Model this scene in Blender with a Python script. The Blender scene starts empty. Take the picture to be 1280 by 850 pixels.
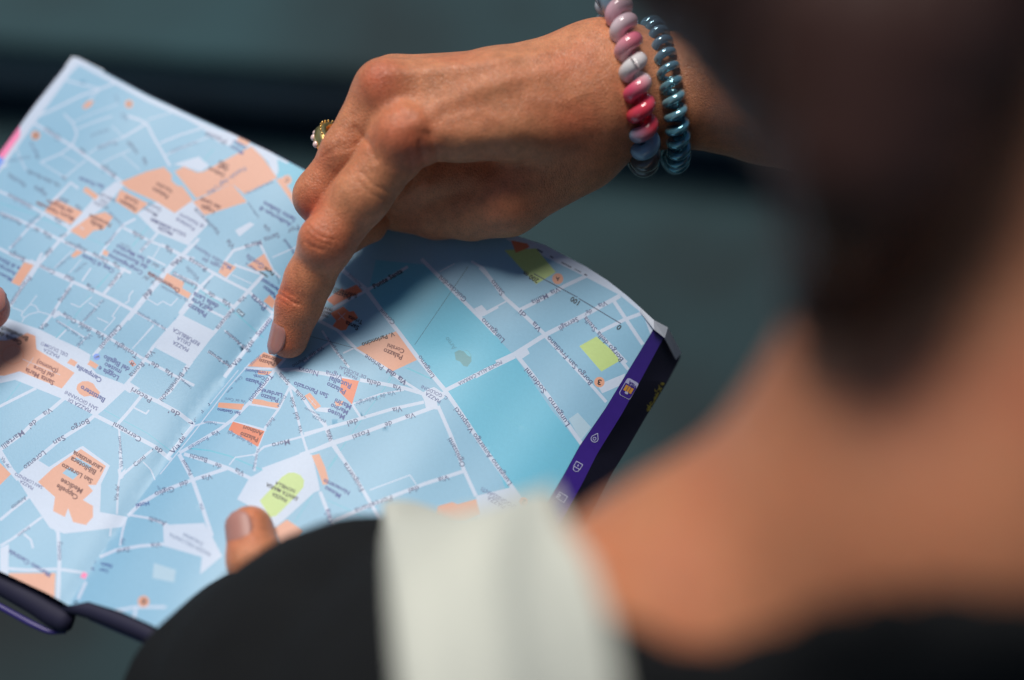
import bpy, bmesh, math, random
import numpy as np
from mathutils import Vector, Matrix, geometry as mgeo

random.seed(4)
C = bpy.context.scene.collection
SC = bpy.context.scene

# ------------------------------------------------------------------ camera, world, sun, exposure
PITCH = math.radians(52)            # camera looks down over the shoulder
CAM_H = 1.05
FPX = 1280 * 50.0 / 36.0            # focal length in photo pixels
cd = bpy.data.cameras.new('camera'); cam = bpy.data.objects.new('camera', cd); C.objects.link(cam)
cam.location = (0, 0, CAM_H); cam.rotation_euler = (math.pi / 2 - PITCH, 0, 0)
cd.lens = 50; cd.sensor_width = 36; cd.sensor_fit = 'HORIZONTAL'; cd.clip_start = 0.01; cd.clip_end = 200
cd.dof.use_dof = True; cd.dof.focus_distance = 0.536; cd.dof.aperture_fstop = 2.1; cd.dof.aperture_blades = 0
SC.camera = cam
w = bpy.data.worlds.new('World'); SC.world = w; w.use_nodes = True
nt = w.node_tree; nt.nodes.clear()
SUN_EL, SUN_AZ = math.radians(70), math.radians(-36)     # azimuth from +Y (away from the camera), negative = to the left
sky = nt.nodes.new('ShaderNodeTexSky'); sky.sky_type = 'NISHITA'; sky.sun_disc = False
sky.sun_elevation = SUN_EL; sky.sun_rotation = SUN_AZ; sky.altitude = 50; sky.dust_density = 0.6; sky.ozone_density = 5.0
bg = nt.nodes.new('ShaderNodeBackground'); bg.inputs[1].default_value = 0.05
wo = nt.nodes.new('ShaderNodeOutputWorld')
nt.links.new(sky.outputs[0], bg.inputs[0]); nt.links.new(bg.outputs[0], wo.inputs[0])
sl = bpy.data.lights.new('sun', 'SUN'); sl.energy = 4.1; sl.angle = math.radians(25); sl.color = (1.0, 0.94, 0.87)
sun = bpy.data.objects.new('sun', sl); C.objects.link(sun)
sdir = Vector((math.sin(SUN_AZ) * math.cos(SUN_EL), math.cos(SUN_AZ) * math.cos(SUN_EL), math.sin(SUN_EL)))
sun.rotation_euler = sdir.to_track_quat('Z', 'Y').to_euler(); sun.location = sdir * 5
SC.view_settings.view_transform = 'Standard'; SC.view_settings.look = 'None'
SC.view_settings.exposure = -0.2; SC.view_settings.gamma = 1.0; SC.view_settings.use_curve_mapping = False
SC.render.engine = 'CYCLES'; SC.cycles.use_denoising = True
SC.cycles.max_bounces = 8; SC.cycles.transparent_max_bounces = 12
SC.render.film_transparent = False

# ------------------------------------------------------------------ measuring helpers
# Everything near the hands was measured as (photo x, photo y, metres in front of the lens) and is turned
# into metres in the world here once; local frame: x right, y down, z away from the lens.
def L(px, py, z):
    return np.array([(px - 640) / FPX * z, (py - 425) / FPX * z, z])
cp, sp = math.cos(PITCH), math.sin(PITCH)
# local (x,y,z) -> world
RW = np.array([[1, 0, 0], [0, -sp, cp], [0, -cp, -sp]])
def W(p):
    p = np.asarray(p, dtype=float)
    return p @ RW.T + np.array([0, 0, CAM_H])
def WL(px, py, z): return W(L(px, py, z))

# ------------------------------------------------------------------ object helpers
def link(o, parent=None):
    C.objects.link(o)
    if parent: o.parent = parent
    return o
def mesh_obj(name, verts, faces, mats, parent=None, smooth=True, midx=None, attrs=None):
    me = bpy.data.meshes.new(name)
    verts = np.asarray(verts, dtype=float)
    if isinstance(faces, np.ndarray):
        nf, k = faces.shape
        me.vertices.add(len(verts)); me.vertices.foreach_set('co', verts.ravel())
        me.loops.add(nf * k); me.loops.foreach_set('vertex_index', faces.ravel().astype(np.int32))
        me.polygons.add(nf); me.polygons.foreach_set('loop_start', np.arange(0, nf * k, k, dtype=np.int32))
        me.update(calc_edges=True); me.validate()
    else:
        me.from_pydata([tuple(v) for v in verts], [], faces)
    if not isinstance(mats, (list, tuple)): mats = [mats]
    for m in mats: me.materials.append(m)
    if midx is not None: me.polygons.foreach_set('material_index', np.asarray(midx, dtype=np.int32))
    me.polygons.foreach_set('use_smooth', [smooth] * len(me.polygons))
    if attrs:
        for k, v in attrs.items():
            a = me.attributes.new(k, 'FLOAT', 'POINT'); a.data.foreach_set('value', np.asarray(v, dtype=np.float32))
    me.update()
    return link(bpy.data.objects.new(name, me), parent)
def empty(name, loc, label, cat, group=None):
    o = bpy.data.objects.new(name, None); C.objects.link(o); o.location = tuple(loc)
    o.empty_display_size = 0.02
    o['label'] = label; o['category'] = cat
    if group: o['group'] = group
    bpy.context.view_layer.update()
    return o
def adopt(child, parent):
    """parent without moving: the child's mesh stays in world coordinates"""
    child.parent = parent
    child.matrix_parent_inverse = Matrix.Translation(parent.location).inverted()
    return child

# ------------------------------------------------------------------ materials
def mat(name, col=(.5, .5, .5), rough=.5, **kw):
    m = bpy.data.materials.new(name); m.use_nodes = True
    b = m.node_tree.nodes['Principled BSDF']
    b.inputs['Base Color'].default_value = (*col, 1); b.inputs['Roughness'].default_value = rough
    for k, v in kw.items():
        b.inputs[k.replace('_', ' ')].default_value = v
    return m
def N(m, t, **kw):
    n = m.node_tree.nodes.new(t)
    for k, v in kw.items():
        if hasattr(n, k): setattr(n, k, v)
        else: n.inputs[k.replace('_', ' ')].default_value = v
    return n
def LK(m, a, b): m.node_tree.links.new(a, b)
def BS(m): return m.node_tree.nodes['Principled BSDF']
def coords(m): return N(m, 'ShaderNodeTexCoord').outputs['Object']
def noisy(m, col, scale, amt, bump=0, bscale=None, detail=4):
    """gentle procedural variation of colour plus fine relief"""
    co = coords(m)
    n = N(m, 'ShaderNodeTexNoise', Scale=scale, Detail=detail); LK(m, co, n.inputs['Vector'])
    mr = N(m, 'ShaderNodeMapRange'); mr.inputs[3].default_value = 1 - amt; mr.inputs[4].default_value = 1 + amt
    LK(m, n.outputs[0], mr.inputs[0])
    mx = N(m, 'ShaderNodeVectorMath', operation='SCALE'); mx.inputs[0].default_value = col
    LK(m, mr.outputs[0], mx.inputs['Scale']); LK(m, mx.outputs[0], BS(m).inputs['Base Color'])
    if bump:
        n2 = N(m, 'ShaderNodeTexNoise', Scale=bscale or scale * 4, Detail=3); LK(m, co, n2.inputs['Vector'])
        bp = N(m, 'ShaderNodeBump', Distance=bump, Strength=1.0); LK(m, n2.outputs[0], bp.inputs['Height'])
        LK(m, bp.outputs[0], BS(m).inputs['Normal'])
    return m

# ------------------------------------------------------------------ implicit surfaces -> meshes
def cone(P, a, b, ra, rb):
    ab = b - a; L2 = float(ab @ ab) + 1e-12
    pa = P - a
    t = np.clip((pa @ ab) / L2, 0, 1)
    d = pa - t[:, None] * ab
    return np.sqrt((d * d).sum(1)) - (ra + (rb - ra) * t)
def ell(P, c, r, R=None):
    q = P - c
    if R is not None: q = q @ R        # columns of R = axes
    r = np.asarray(r)
    k0 = np.sqrt(((q / r) ** 2).sum(1)); k1 = np.sqrt(((q / r ** 2) ** 2).sum(1)) + 1e-9
    return k0 * (k0 - 1) / k1
def smin(a, b, k):
    h = np.maximum(k - np.abs(a - b), 0) / k
    return np.minimum(a, b) - h * h * k * .25
def chain(P, pts, k=.003):
    d = None
    for (a, ra), (b, rb) in zip(pts[:-1], pts[1:]):
        c = cone(P, a, b, ra, rb)
        d = c if d is None else smin(d, c, k)
    return d
def px_of(P):
    z = np.maximum(P[:, 2], .05)
    return np.stack([P[:, 0] / z * FPX + 640, P[:, 1] / z * FPX + 425], 1)
def poly_dist(Q, pts):
    """distance in the picture's pixels from points Q to a polyline"""
    best = np.full(len(Q), 1e9)
    pts = np.asarray(pts, float)
    for a, b in zip(pts[:-1], pts[1:]):
        ab = b - a; t = np.clip(((Q - a) @ ab) / (ab @ ab + 1e-9), 0, 1)
        d = Q - a - t[:, None] * ab
        best = np.minimum(best, np.sqrt((d * d).sum(1)))
    return best
def surface(f, lo, hi, h, B=8, margin=.004, iters=3):
    """surface nets on a sparse grid, then Newton steps onto f = 0. Points are in the local frame."""
    lo = np.asarray(lo, float); hi = np.asarray(hi, float)
    nb = np.ceil((hi - lo) / (h * B)).astype(int)
    g = np.stack(np.meshgrid(*[np.arange(n) for n in nb], indexing='ij'), -1).reshape(-1, 3)
    cen = lo + (g + .5) * B * h
    act = g[np.abs(f(cen)) < B * h * .9 + margin]
    dims = nb * B + 1
    loc = np.stack(np.meshgrid(*[np.arange(B + 1)] * 3, indexing='ij'), -1).reshape(-1, 3)
    F = np.full(tuple(dims), np.nan, dtype=np.float32)
    for s in range(0, len(act), 400):
        ids = (act[s:s + 400, None, :] * B + loc[None]).reshape(-1, 3)
        F[ids[:, 0], ids[:, 1], ids[:, 2]] = f(lo + ids * h)
    # cells of the active blocks
    lc = np.stack(np.meshgrid(*[np.arange(B)] * 3, indexing='ij'), -1).reshape(-1, 3)
    cells = (act[:, None, :] * B + lc[None]).reshape(-1, 3)
    cs = np.array([[i, j, k] for i in (0, 1) for j in (0, 1) for k in (0, 1)])
    v = np.stack([F[cells[:, 0] + c[0], cells[:, 1] + c[1], cells[:, 2] + c[2]] for c in cs], 1)
    m = (v.min(1) < 0) & (v.max(1) >= 0)
    cells = cells[m]; v = v[m]
    acc = np.zeros((len(cells), 3)); cnt = np.zeros(len(cells))
    E = [(i, j) for i in range(8) for j in range(i + 1, 8) if np.abs(cs[i] - cs[j]).sum() == 1]
    for i, j in E:
        s = (v[:, i] < 0) != (v[:, j] < 0)
        t = v[s, i] / (v[s, i] - v[s, j])
        acc[s] += cs[i] + t[:, None] * (cs[j] - cs[i]); cnt[s] += 1
    V = lo + (cells + acc / cnt[:, None]) * h
    idx = np.full(tuple(dims), -1, dtype=np.int32); idx[cells[:, 0], cells[:, 1], cells[:, 2]] = np.arange(len(cells))
    faces = []
    for ax in range(3):
        o = [a for a in range(3) if a != ax]
        e1 = np.zeros(3, int); e1[ax] = 1
        a = F[cells[:, 0], cells[:, 1], cells[:, 2]]
        b = F[cells[:, 0] + e1[0], cells[:, 1] + e1[1], cells[:, 2] + e1[2]]
        s = (a < 0) != (b < 0)
        cc = cells[s]; neg = a[s] < 0
        d1 = np.zeros(3, int); d1[o[0]] = 1; d2 = np.zeros(3, int); d2[o[1]] = 1
        ok = (cc - d1 - d2 >= 0).all(1); cc = cc[ok]; neg = neg[ok]
        q = np.stack([idx[tuple((cc - k).T)] for k in (0 * d1, d1, d1 + d2, d2)], 1)
        good = (q >= 0).all(1); q = q[good]; neg = neg[good]
        flip = neg if ax != 1 else ~neg
        q[~flip] = q[~flip][:, ::-1]
        faces.append(q)
    Fc = np.concatenate(faces)
    for _ in range(iters):
        e = h * .25
        d = f(V)
        G = np.stack([f(V + np.eye(3)[k] * e) - f(V - np.eye(3)[k] * e) for k in range(3)], 1) / (2 * e)
        gl = np.maximum((G * G).sum(1), .3)
        step = np.clip(d / gl, -h, h)
        V = V - step[:, None] * G
    return V, Fc
def drop_faces(V, F, keep):
    F = F[keep]; used = np.unique(F); rm = np.full(len(V), -1); rm[used] = np.arange(len(used))
    return V[used], rm[F], used
def sweep(path, rad, seg=12, closed=False):
    """tube along a polyline (world or local points), radius per point"""
    path = np.asarray(path, float); n = len(path)
    rad = np.broadcast_to(np.asarray(rad, float), (n,))
    T = np.roll(path, -1, 0) - np.roll(path, 1, 0) if closed else np.gradient(path, axis=0)
    T /= np.linalg.norm(T, axis=1)[:, None]
    nrm = np.cross(T[0], [0.3, .9, .2]); nrm /= np.linalg.norm(nrm)
    V = []
    for i in range(n):
        nrm = nrm - T[i] * (nrm @ T[i]); nrm /= np.linalg.norm(nrm); bn = np.cross(T[i], nrm)
        for k in range(seg):
            a = 2 * math.pi * k / seg
            V.append(path[i] + rad[i] * (math.cos(a) * nrm + math.sin(a) * bn))
    F = []
    for i in range(n if closed else n - 1):
        j = (i + 1) % n
        for k in range(seg):
            l = (k + 1) % seg
            F.append((i * seg + k, i * seg + l, j * seg + l, j * seg + k))
    if not closed:
        F.append(tuple(range(seg))[::-1]); F.append(tuple((n - 1) * seg + k for k in range(seg)))
    return np.array(V), F
# ------------------------------------------------------------------ the setting: paving with one low step, far out of focus
def stone(name, col, amt):
    m = mat(name, col, .85)
    co = coords(m)
    n = N(m, 'ShaderNodeTexNoise', Scale=2.6, Detail=6); LK(m, co, n.inputs['Vector'])
    n2 = N(m, 'ShaderNodeTexNoise', Scale=60, Detail=4); LK(m, co, n2.inputs['Vector'])
    r = N(m, 'ShaderNodeValToRGB'); e = r.color_ramp.elements
    e[0].position = .32; e[0].color = (*[c * (1 - amt) * k for c, k in zip(col, (1.15, .9, .95))], 1)
    e[1].position = .68; e[1].color = (*[c * (1 + amt) * k for c, k in zip(col, (.9, 1.05, 1.1))], 1)
    LK(m, n.outputs[0], r.inputs[0]); LK(m, r.outputs[0], BS(m).inputs['Base Color'])
    bp = N(m, 'ShaderNodeBump', Distance=.003); LK(m, n2.outputs[0], bp.inputs['Height']); LK(m, bp.outputs[0], BS(m).inputs['Normal'])
    return m
paving = stone('dark_paving_stone', (.010, .032, .036), .75)
riser_m = stone('dark_step_stone', (.26, .28, .27), .3)
def box(name, lo, hi, m, rot=0, bevel=.006, kind='structure', parent=None):
    bm = bmesh.new(); bmesh.ops.create_cube(bm, size=1)
    for v in bm.verts:
        v.co = Vector([lo[i] + (v.co[i] + .5) * (hi[i] - lo[i]) for i in range(3)])
    if bevel: bmesh.ops.bevel(bm, geom=bm.edges[:], offset=bevel, segments=2, profile=.5, affect='EDGES')
    bmesh.ops.rotate(bm, verts=bm.verts[:], matrix=Matrix.Rotation(rot, 3, 'Z'), cent=(0, 1.1, 0))
    me = bpy.data.meshes.new(name); bm.to_mesh(me); bm.free(); me.materials.append(m)
    o = link(bpy.data.objects.new(name, me), parent)
    if kind: o['kind'] = kind
    return o
box('ground', (-30, -30, -.2), (30, 30, 0), paving, 0, 0)
ROT = math.radians(-7)
box('stone_step', (-6, 1.10, .002), (6, 7, .075), riser_m, ROT, .006)
box('step_nosing', (-6, 1.055, .077), (6, 7.02, .108), paving, ROT, .01)
# ------------------------------------------------------------------ the open guide book
CR = dict(A=(0, 60, 4), B=(160, 160, 5.3125), C=(0, 200, 5.3125), D=(0, 320, 5.3125), E=(160, 300, 5.3125), F=(0, 440, 5.3125),
          G=(0, 560, 4), H=(200, 440, 5.3125), I=(380, 320, 5.3125), J=(380, 460, 4), K=(600, 280, 4.911), Q=(600, 420, 4.911),
          M=(240, 560, 5.3125), X=(0, 0, 1))
def cv(c, pts):
    ox, oy, s = CR[c]
    return [(ox + x / s, oy + y / s) for x, y in pts]
def sheet_z(px, py):
    px = np.asarray(px, float); py = np.asarray(py, float)
    z = .547 / (1 + .00004 * (px - 400) + .00023 * (py - 430))
    # signed distance (pixels) to the fold: negative on the left page
    sx = 88 + .711 * (755 - py) - 8 * np.sin(np.clip((755 - py) / 510, 0, 1) * math.pi)
    s = (px - sx) * .82
    z = z + .0036 * np.exp(-(np.sqrt(s * s + 36) - 6) / 22) - .004 * np.exp(-((s - 120) / 90) ** 2) - .002 * np.exp(-((s + 150) / 110) ** 2)
    z = z + .00045 * np.sin(px / 43 + py / 97) + .00035 * np.sin(px / 71 - py / 34 + 1) + .0002 * np.sin(px / 23 + py / 29)
    z = z - .018 * (np.clip(py - 430, 0, 600) / 330) ** 1.5
    z = z + .009 * (np.clip(s - 230, 0, 400) / 190) ** 2      # the right page bends away towards its outer edge
    z = z + .004 * (np.clip(-s - 220, 0, 400) / 220) ** 2
    return z
def on_sheet(px, py, up=0.0):
    z = sheet_z(px, py) - up
    px = np.asarray(px, float); py = np.asarray(py, float)
    return W(np.stack([(px - 640) / FPX * z, (py - 425) / FPX * z, z], -1))
SEAM = [(450, 246), (392, 330), (333, 410), (291, 465), (240, 541), (200, 590), (158, 645), (120, 700), (86, 757)]
PAGE_L = [(88, 76), (94, 73), (100, 74), (184, 119), (240, 145), (296, 170), (340, 191), (385, 215), (420, 232)] + SEAM + \
         [(60, 742), (0, 714), (-100, 667), (-190, 622), (-268, 582), (-180, 440), (-90, 316), (0, 191), (45, 130)]
PAGE_R = SEAM[::-1] + [(530, 262), (600, 281), (638, 292), (681, 306), (705, 319), (732, 333), (760, 351), (783, 369), (800, 384), (817, 411),
                       (757, 510), (724, 558), (705, 593), (676, 643), (640, 704), (580, 803), (520, 903), (300, 835), (185, 779), (150, 764), (110, 752)]
P_LAND, P_WHITE, P_RIVER, P_ORANGE, P_RUST, P_GREEN, P_TEAL, P_DARK, P_PINK, P_PALE, P_NAVY, P_BLUE, P_SAGE = range(13)
PCOL = [(.235, .455, .63), (.50, .60, .75), (.135, .46, .64), (.66, .34, .24), (.66, .20, .11), (.46, .62, .24), (.14, .48, .62), (.04, .06, .12),
        (.85, .20, .42), (.38, .55, .68), (.10, .09, .36), (.16, .30, .80), (.13, .33, .38)]
def print_mat(i, c):
    m = mat('printed_' + ['land', 'street', 'river', 'peach', 'rust', 'park', 'teal', 'black', 'pink', 'pale', 'navy', 'blue', 'islet'][i], c, .42)
    noisy(m, c, 900, .05, bump=.00003, bscale=1500)
    BS(m).inputs['Specular IOR Level'].default_value = .35
    return m
PM = [print_mat(i, c) for i, c in enumerate(PCOL)]

ST = """A 2.5 160,355 280,300 400,240 500,205 575,175
A 2 310,155 400,180 500,205
A 1.5 500,205 470,235 430,285
A 3.5 160,370 260,430 360,490 440,550 520,605 610,670
A 2 320,330 365,375 385,430 360,490 300,530 205,570
A 1.5 385,405 470,370 560,340
A 1 365,370 480,320 590,280
A 2.5 610,450 670,415 735,375
A 3 640,340 700,360 735,380 770,450 800,500 850,590
A 1.2 735,360 880,315
A 2.2 800,475 900,435 1010,400
A 1 560,390 610,440
A 1.2 440,530 500,490 610,450
A 1.2 510,575 570,545 650,510
A 1 610,530 700,610
A 1 300,530 390,580
A 1.4 430,560 320,650
A 1.3 75,480 100,550 130,610
A 1.2 200,570 330,650
A 1.2 120,370 75,480
A 4 850,300 1000,385 1100,430 1180,460
A 1.5 820,540 950,480 1080,430
A 2.5 0,605 40,580
C 3 -20,200 80,245 210,310 300,360 460,450
C 3 460,470 380,230
C 2.6 340,280 470,150 520,190
C 2.4 300,350 380,250 470,150
C 3.5 0,350 130,400 250,455 400,530 520,590 640,640 800,720 870,750
C 4 480,460 400,530 330,610 250,700 200,780 140,850
C 3.5 -30,575 100,640 230,690 350,740 480,790
C 2.5 300,350 190,450 110,540 60,590
C 3 900,390 820,430 760,500 700,580 660,640
C 3 820,450 1000,540 1130,590 1230,640 1290,655
C 3 1050,480 1000,540 930,610
C 4 1275,560 1200,640 1120,740 1060,810
C 1.2 1065,570 1010,660
C 1.5 600,720 545,800
C 1.2 480,600 360,720
C 1 540,660 460,750
C 2 980,640 1100,700
D 4 200,30 350,110 480,170 620,230 740,285 880,360
D 3.5 280,-20 230,70 180,150 120,250 90,300 60,340
D 3.5 480,180 440,240 400,300 350,380 270,480
D 4 830,80 750,180 690,250
D 4.5 1200,-10 1100,100 1010,210 960,270 880,370 780,490 700,570 620,665
D 1.2 245,260 200,320 155,370 140,390 160,410 145,440
D 1.2 200,320 235,330 260,370 200,385 160,410
D 1.2 260,370 330,390
D 1.2 80,340 155,370
D 1.5 605,80 545,170
D 1.3 470,315 530,340 610,270
D 1.3 590,310 640,340
D 1.3 800,320 745,400 765,410 690,495
D 1.3 645,410 720,445
D 1.6 885,230 860,260 855,300 830,315
D 1.3 970,280 1045,325 1080,300 1135,330 1180,280
D 1.2 1020,455 880,615
D 6 350,400 400,375
D 3.5 370,370 500,430 620,490 700,530 800,590 900,650 960,690 1040,730 1150,790 1290,860
D 1.8 440,490 380,550
D 2 380,430 560,540
D 1 600,510 510,610
D 1 680,290 620,370 560,430 520,470
D 4 960,690 890,790 835,855
D 3.5 1275,700 1230,760 1130,900 1050,960
D 4 1280,300 1180,420 1020,600 960,690
D 2 890,370 1110,490
E 4 470,-10 360,110 230,250 170,320 90,420 0,530
E 3.5 220,30 370,110 500,180 640,260 800,340 965,490
E 3.5 300,220 450,290 560,370 700,440
E 4.5 900,230 790,350 700,450 600,580 540,650 400,830 370,870
E 3.5 575,220 480,310 390,420 340,490
E 3.5 640,150 700,70 780,45 890,15
E 3 880,30 960,200 1010,250
E 3.5 720,160 650,255
E 3 720,170 880,225
E 1.2 690,230 820,290
E 3 530,460 650,520
E 1.5 960,115 1130,40
E 4.8 965,500 930,540 850,640 780,730 700,830 640,910
E 2 640,600 800,740
E 2 530,740 690,850
E 1.4 170,570 30,720
E 2 40,470 240,590
F 4.5 430,305 330,390 240,450 150,540 0,650
F 3.5 240,240 100,310 -30,375
F 4.5 640,410 560,480 400,580 280,680 170,780 120,830
F 5 620,415 750,480 900,560 1030,630 1135,715
F 5 830,220 900,260 1050,330 1180,400 1290,485
F 4 940,290 860,390 780,480
F 2 890,370 970,410 990,385
F 5 1290,480 1200,590 1110,700
F 2.3 790,510 800,650 810,780
F 3 1010,650 900,740 810,820
F 1.5 950,730 1000,780 1030,850
F 4 0,680 60,780 120,850
G 4.5 -20,-20 60,110 160,230 240,340 290,420 297,560 290,780
G 3.5 0,360 60,310 150,240
G 3 0,490 60,455 210,345
G 2.5 120,430 155,460 165,500
G 3.5 0,600 140,610 290,605 430,625
G 2.5 600,-10 600,130 590,200 585,330
G 3.2 600,140 595,110 610,150
G 5 895,30 960,150 1010,290 1060,440
G 4.5 920,30 1020,60 1140,100 1260,155
G 4.5 1140,100 960,160 800,220 700,280 640,340
G 3 630,350 612,420 600,490
G 3 650,335 740,350 840,385
G 4 500,545 580,510 700,490 820,480
G 4 430,670 390,755
G 3.5 570,815 680,795 830,795
G 4 680,800 670,850
G 2.5 555,400 550,440
H 1.3 0,812 230,528 460,228 600,70
H 1.1 330,350 520,120
H 4.5 760,120 900,115 1100,145 1275,190
H 4 830,40 760,120 700,210 600,330 480,450 400,510 300,570 130,670
H 4 780,130 860,220 940,290 1000,380 1090,480 1140,590 1275,800
H 3 860,230 900,380 940,540 980,670
H 3 590,345 700,360 790,378
H 3 860,235 790,375 700,500 650,630 625,790
H 2.5 460,460 580,485 705,520
H 4 680,780 980,670 1140,600 1300,550
H 2.6 620,690 690,630 950,560 1100,510 1250,470
H 3 560,110 760,110
H 2 230,490 320,462 460,478
H 1.6 460,750 500,700 630,680
J 4.5 100,270 140,380 220,490 300,620 400,790
J 4.8 -20,435 140,380 240,345 400,285 540,235 650,195
J 4 0,330 150,290 290,250 440,205 600,170
J 3 240,180 285,250
J 4.5 280,60 400,80 500,100 600,130
J 3 420,10 520,80 600,130
J 5.2 620,10 700,105 760,190 900,400 1080,650
J 4.5 670,190 740,350 800,510 860,640
J 4.5 800,515 600,580 420,650 150,760
J 1.4 330,610 530,535 560,580
J 5 700,115 820,55 940,-5
J 2 240,180 380,130 500,110
M 4.5 850,290 900,420 960,560
M 2 760,-10 770,40
I 5 250,90 400,210 520,370 640,520 760,680 900,850
I 4.5 780,20 920,160 1060,300 1200,440 1275,520
I 3 1110,35 1190,80 1250,160
I 4 70,415 220,490 340,610 470,690 600,790 680,850
I 4 440,215 320,275 190,350 110,420
I 3.5 430,220 540,160 690,70
I 2.5 120,495 200,620 300,740
I 2.5 0,700 130,600 170,575
I 2 260,645 335,610
I 2 1190,395 1290,340
I 1 900,105 1000,50
K 4.5 0,265 60,330 150,450 240,530 400,680
K 1.8 0,560 160,475
K 4.5 240,530 380,460 520,380 660,315
K 5.5 100,850 210,800 400,680 640,560 860,440
K 4.5 720,670 880,590 1040,530
K 4.5 820,470 900,590 1000,740
K 3.5 640,560 700,640 760,700 900,850
Q 4 400,0 560,170 700,320 775,405
Q 4 790,70 850,130 910,205
Q 5 215,105 300,210 420,370 625,665
Q 5 -30,250 70,195 215,125"""
PG = """A W 850,300 1000,380 1200,440 1150,490 1090,470 1010,400
A P 410,295 440,265 470,262 455,290 425,305
C W 460,450 560,330 620,260 700,195 770,140 830,165 790,205 720,290 640,350 560,400 480,470
B W 60,570 190,490 310,565 430,480 455,520 510,580 530,640 400,780 180,690
B W 300,240 470,190 540,250 480,290 370,255
B W 600,-20 740,55 820,115 900,130 990,190 1000,290 975,330 930,220 800,110
B W 710,680 810,625 840,640 740,720
B R 985,205 1010,180 1200,290 1180,460 1125,520 1090,400 1020,320 985,330 1000,270
B P -50,360 120,290 240,260 290,310 290,350 330,385 360,385 430,480 310,565 190,490 0,405
B P 310,290 370,255 460,295 500,290 820,120 900,200 990,330 775,440 690,370 455,468
B P 430,490 690,370 790,490 510,580
B P 720,85 740,55 810,95 790,122
B P 985,345 1020,330 1135,500 1110,520
C P 370,260 550,345 470,430 295,340
C P 600,370 700,345 750,380 690,460 620,470 560,525 465,470
C P 570,175 655,235 635,265 550,205
C P 800,195 985,290 900,360 765,270
C P 510,595 550,615 490,650 470,635
C P 690,595 725,610 710,640 680,625
E W 345,490 575,605 400,830 180,715
E P 260,220 375,280 360,320 420,355 400,390 330,350 230,270
E P 640,140 720,180 650,250 600,215
E P 905,90 960,200 860,205 790,170
E P 940,365 985,410 960,455 900,405
D P 160,40 225,60 130,200 75,175
D W -150,310 50,415 270,490 390,550 520,610 600,655 590,720 640,780 810,845 850,870 690,1020 640,1060 610,1050 430,955 240,878 100,822 0,845 -150,790
D P -80,560 40,560 100,550 180,510 235,530 240,600 245,620 495,775 410,880 130,765 30,795 -80,790
D P 470,680 515,705 495,735 445,710
D P 600,690 655,725 635,750 580,720
D W 850,830 930,880 860,910 800,870
F P 515,215 545,195 585,193 620,210 635,235 665,270 640,305 600,290 560,297 525,275 507,245
G W 190,60 245,95 400,-5 415,-10 550,88 505,180 500,320 640,345 610,395 320,428 250,400 140,240 90,160 130,100
G P 405,5 530,90 500,150 480,185 440,185 465,215 415,260 465,290 465,345 430,385 365,370 340,300 325,345 265,315 275,245 190,170 265,100
G L 345,95 395,130 365,158 312,125
G L 380,45 460,90 445,105 370,60
G W 0,500 45,480 40,640 0,625
G P 45,625 278,625 272,785 40,655
G P -60,30 0,75 55,130 0,185 -60,220
G W 815,385 1020,375 1060,440 1110,540 1000,632 1010,545 820,490
G A 770,575 880,610 870,672 762,650
G W 600,130 630,100 615,150 595,160
G K 415,620 440,630 425,655 400,645
M W 490,125 770,35 800,45 850,280 810,295 620,470 545,530 520,460 300,340 380,200 450,160
M G 450,350 600,190 640,165 680,163 720,180 745,215 740,260 690,320 560,450 520,460
M P 795,50 845,38 885,130 905,205 905,240 870,245 840,160
M P 545,535 630,475 735,545 610,690
J W 585,130 620,105 650,95 690,120 720,112 700,150 665,170 672,208 610,202 600,160
J W 860,640 1040,595 1100,680 1200,760 1000,800 870,760
J P 670,690 740,670 770,680 860,655 880,725 800,760 655,750
J U 190,50 275,65 240,182 178,120
X R 470,325 534,331 568,369 598,397 641,443 649,453 690,513 725,556 705,593 676,643 655,680 628,600 605,557 562,492 549,478 497,410 461,362
I W 1130,350 1180,325 1220,370 1180,405
I U 175,380 260,335 300,370 330,365 360,410 300,450 280,490 245,495 190,465 215,430
I U 150,290 250,215 270,225 350,190 390,235 250,300 200,330
I P 345,610 610,500 750,690 590,765
I W 110,330 190,350 100,430 60,420
I S 1000,640 1030,625 1060,632 1085,625 1110,655 1112,700 1085,735 1060,730 1035,700 1008,690
I T 1060,632 1085,628 1108,655 1105,670 1085,660
H P 580,95 690,0 815,50 760,106
H P 650,120 745,130 715,155 650,147
H P 620,310 680,318 720,330 792,340 785,373 608,342
H P 390,335 560,345 540,385 383,367
H U 485,462 695,525 650,630 455,517
H P 960,290 995,270 1070,360 1030,382
H P 1160,330 1220,325 1210,355 1170,362
H W 1050,368 1130,370 1110,402 1030,392
K W 210,810 290,765 305,795 250,832
K G 150,160 345,150 465,295 345,370 250,270
K U 190,100 290,120 305,142 220,177
Q G 610,62 715,3 800,80 862,150 745,218
Q W 720,300 892,230 870,300 750,352
Q A 545,510 600,470 682,560 620,642
X W 638,292 681,306 705,319 732,333 760,351 783,369 800,384 817,411 813,418 804,393 775,369 730,345 671,316 632,299
X W 88,76 94,73 100,74 112,81 98,82 88,92 10,200 -80,325 -88,318 0,191 45,130
X W 86,77 100,76 184,121 240,147 296,172 360,202 360,205 300,178 240,152 184,127 100,82
X K 25,156 20,164 0,191 -8,202 2,202 25,170
X N -20,218 -2,194 6,200 -12,226"""
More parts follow.
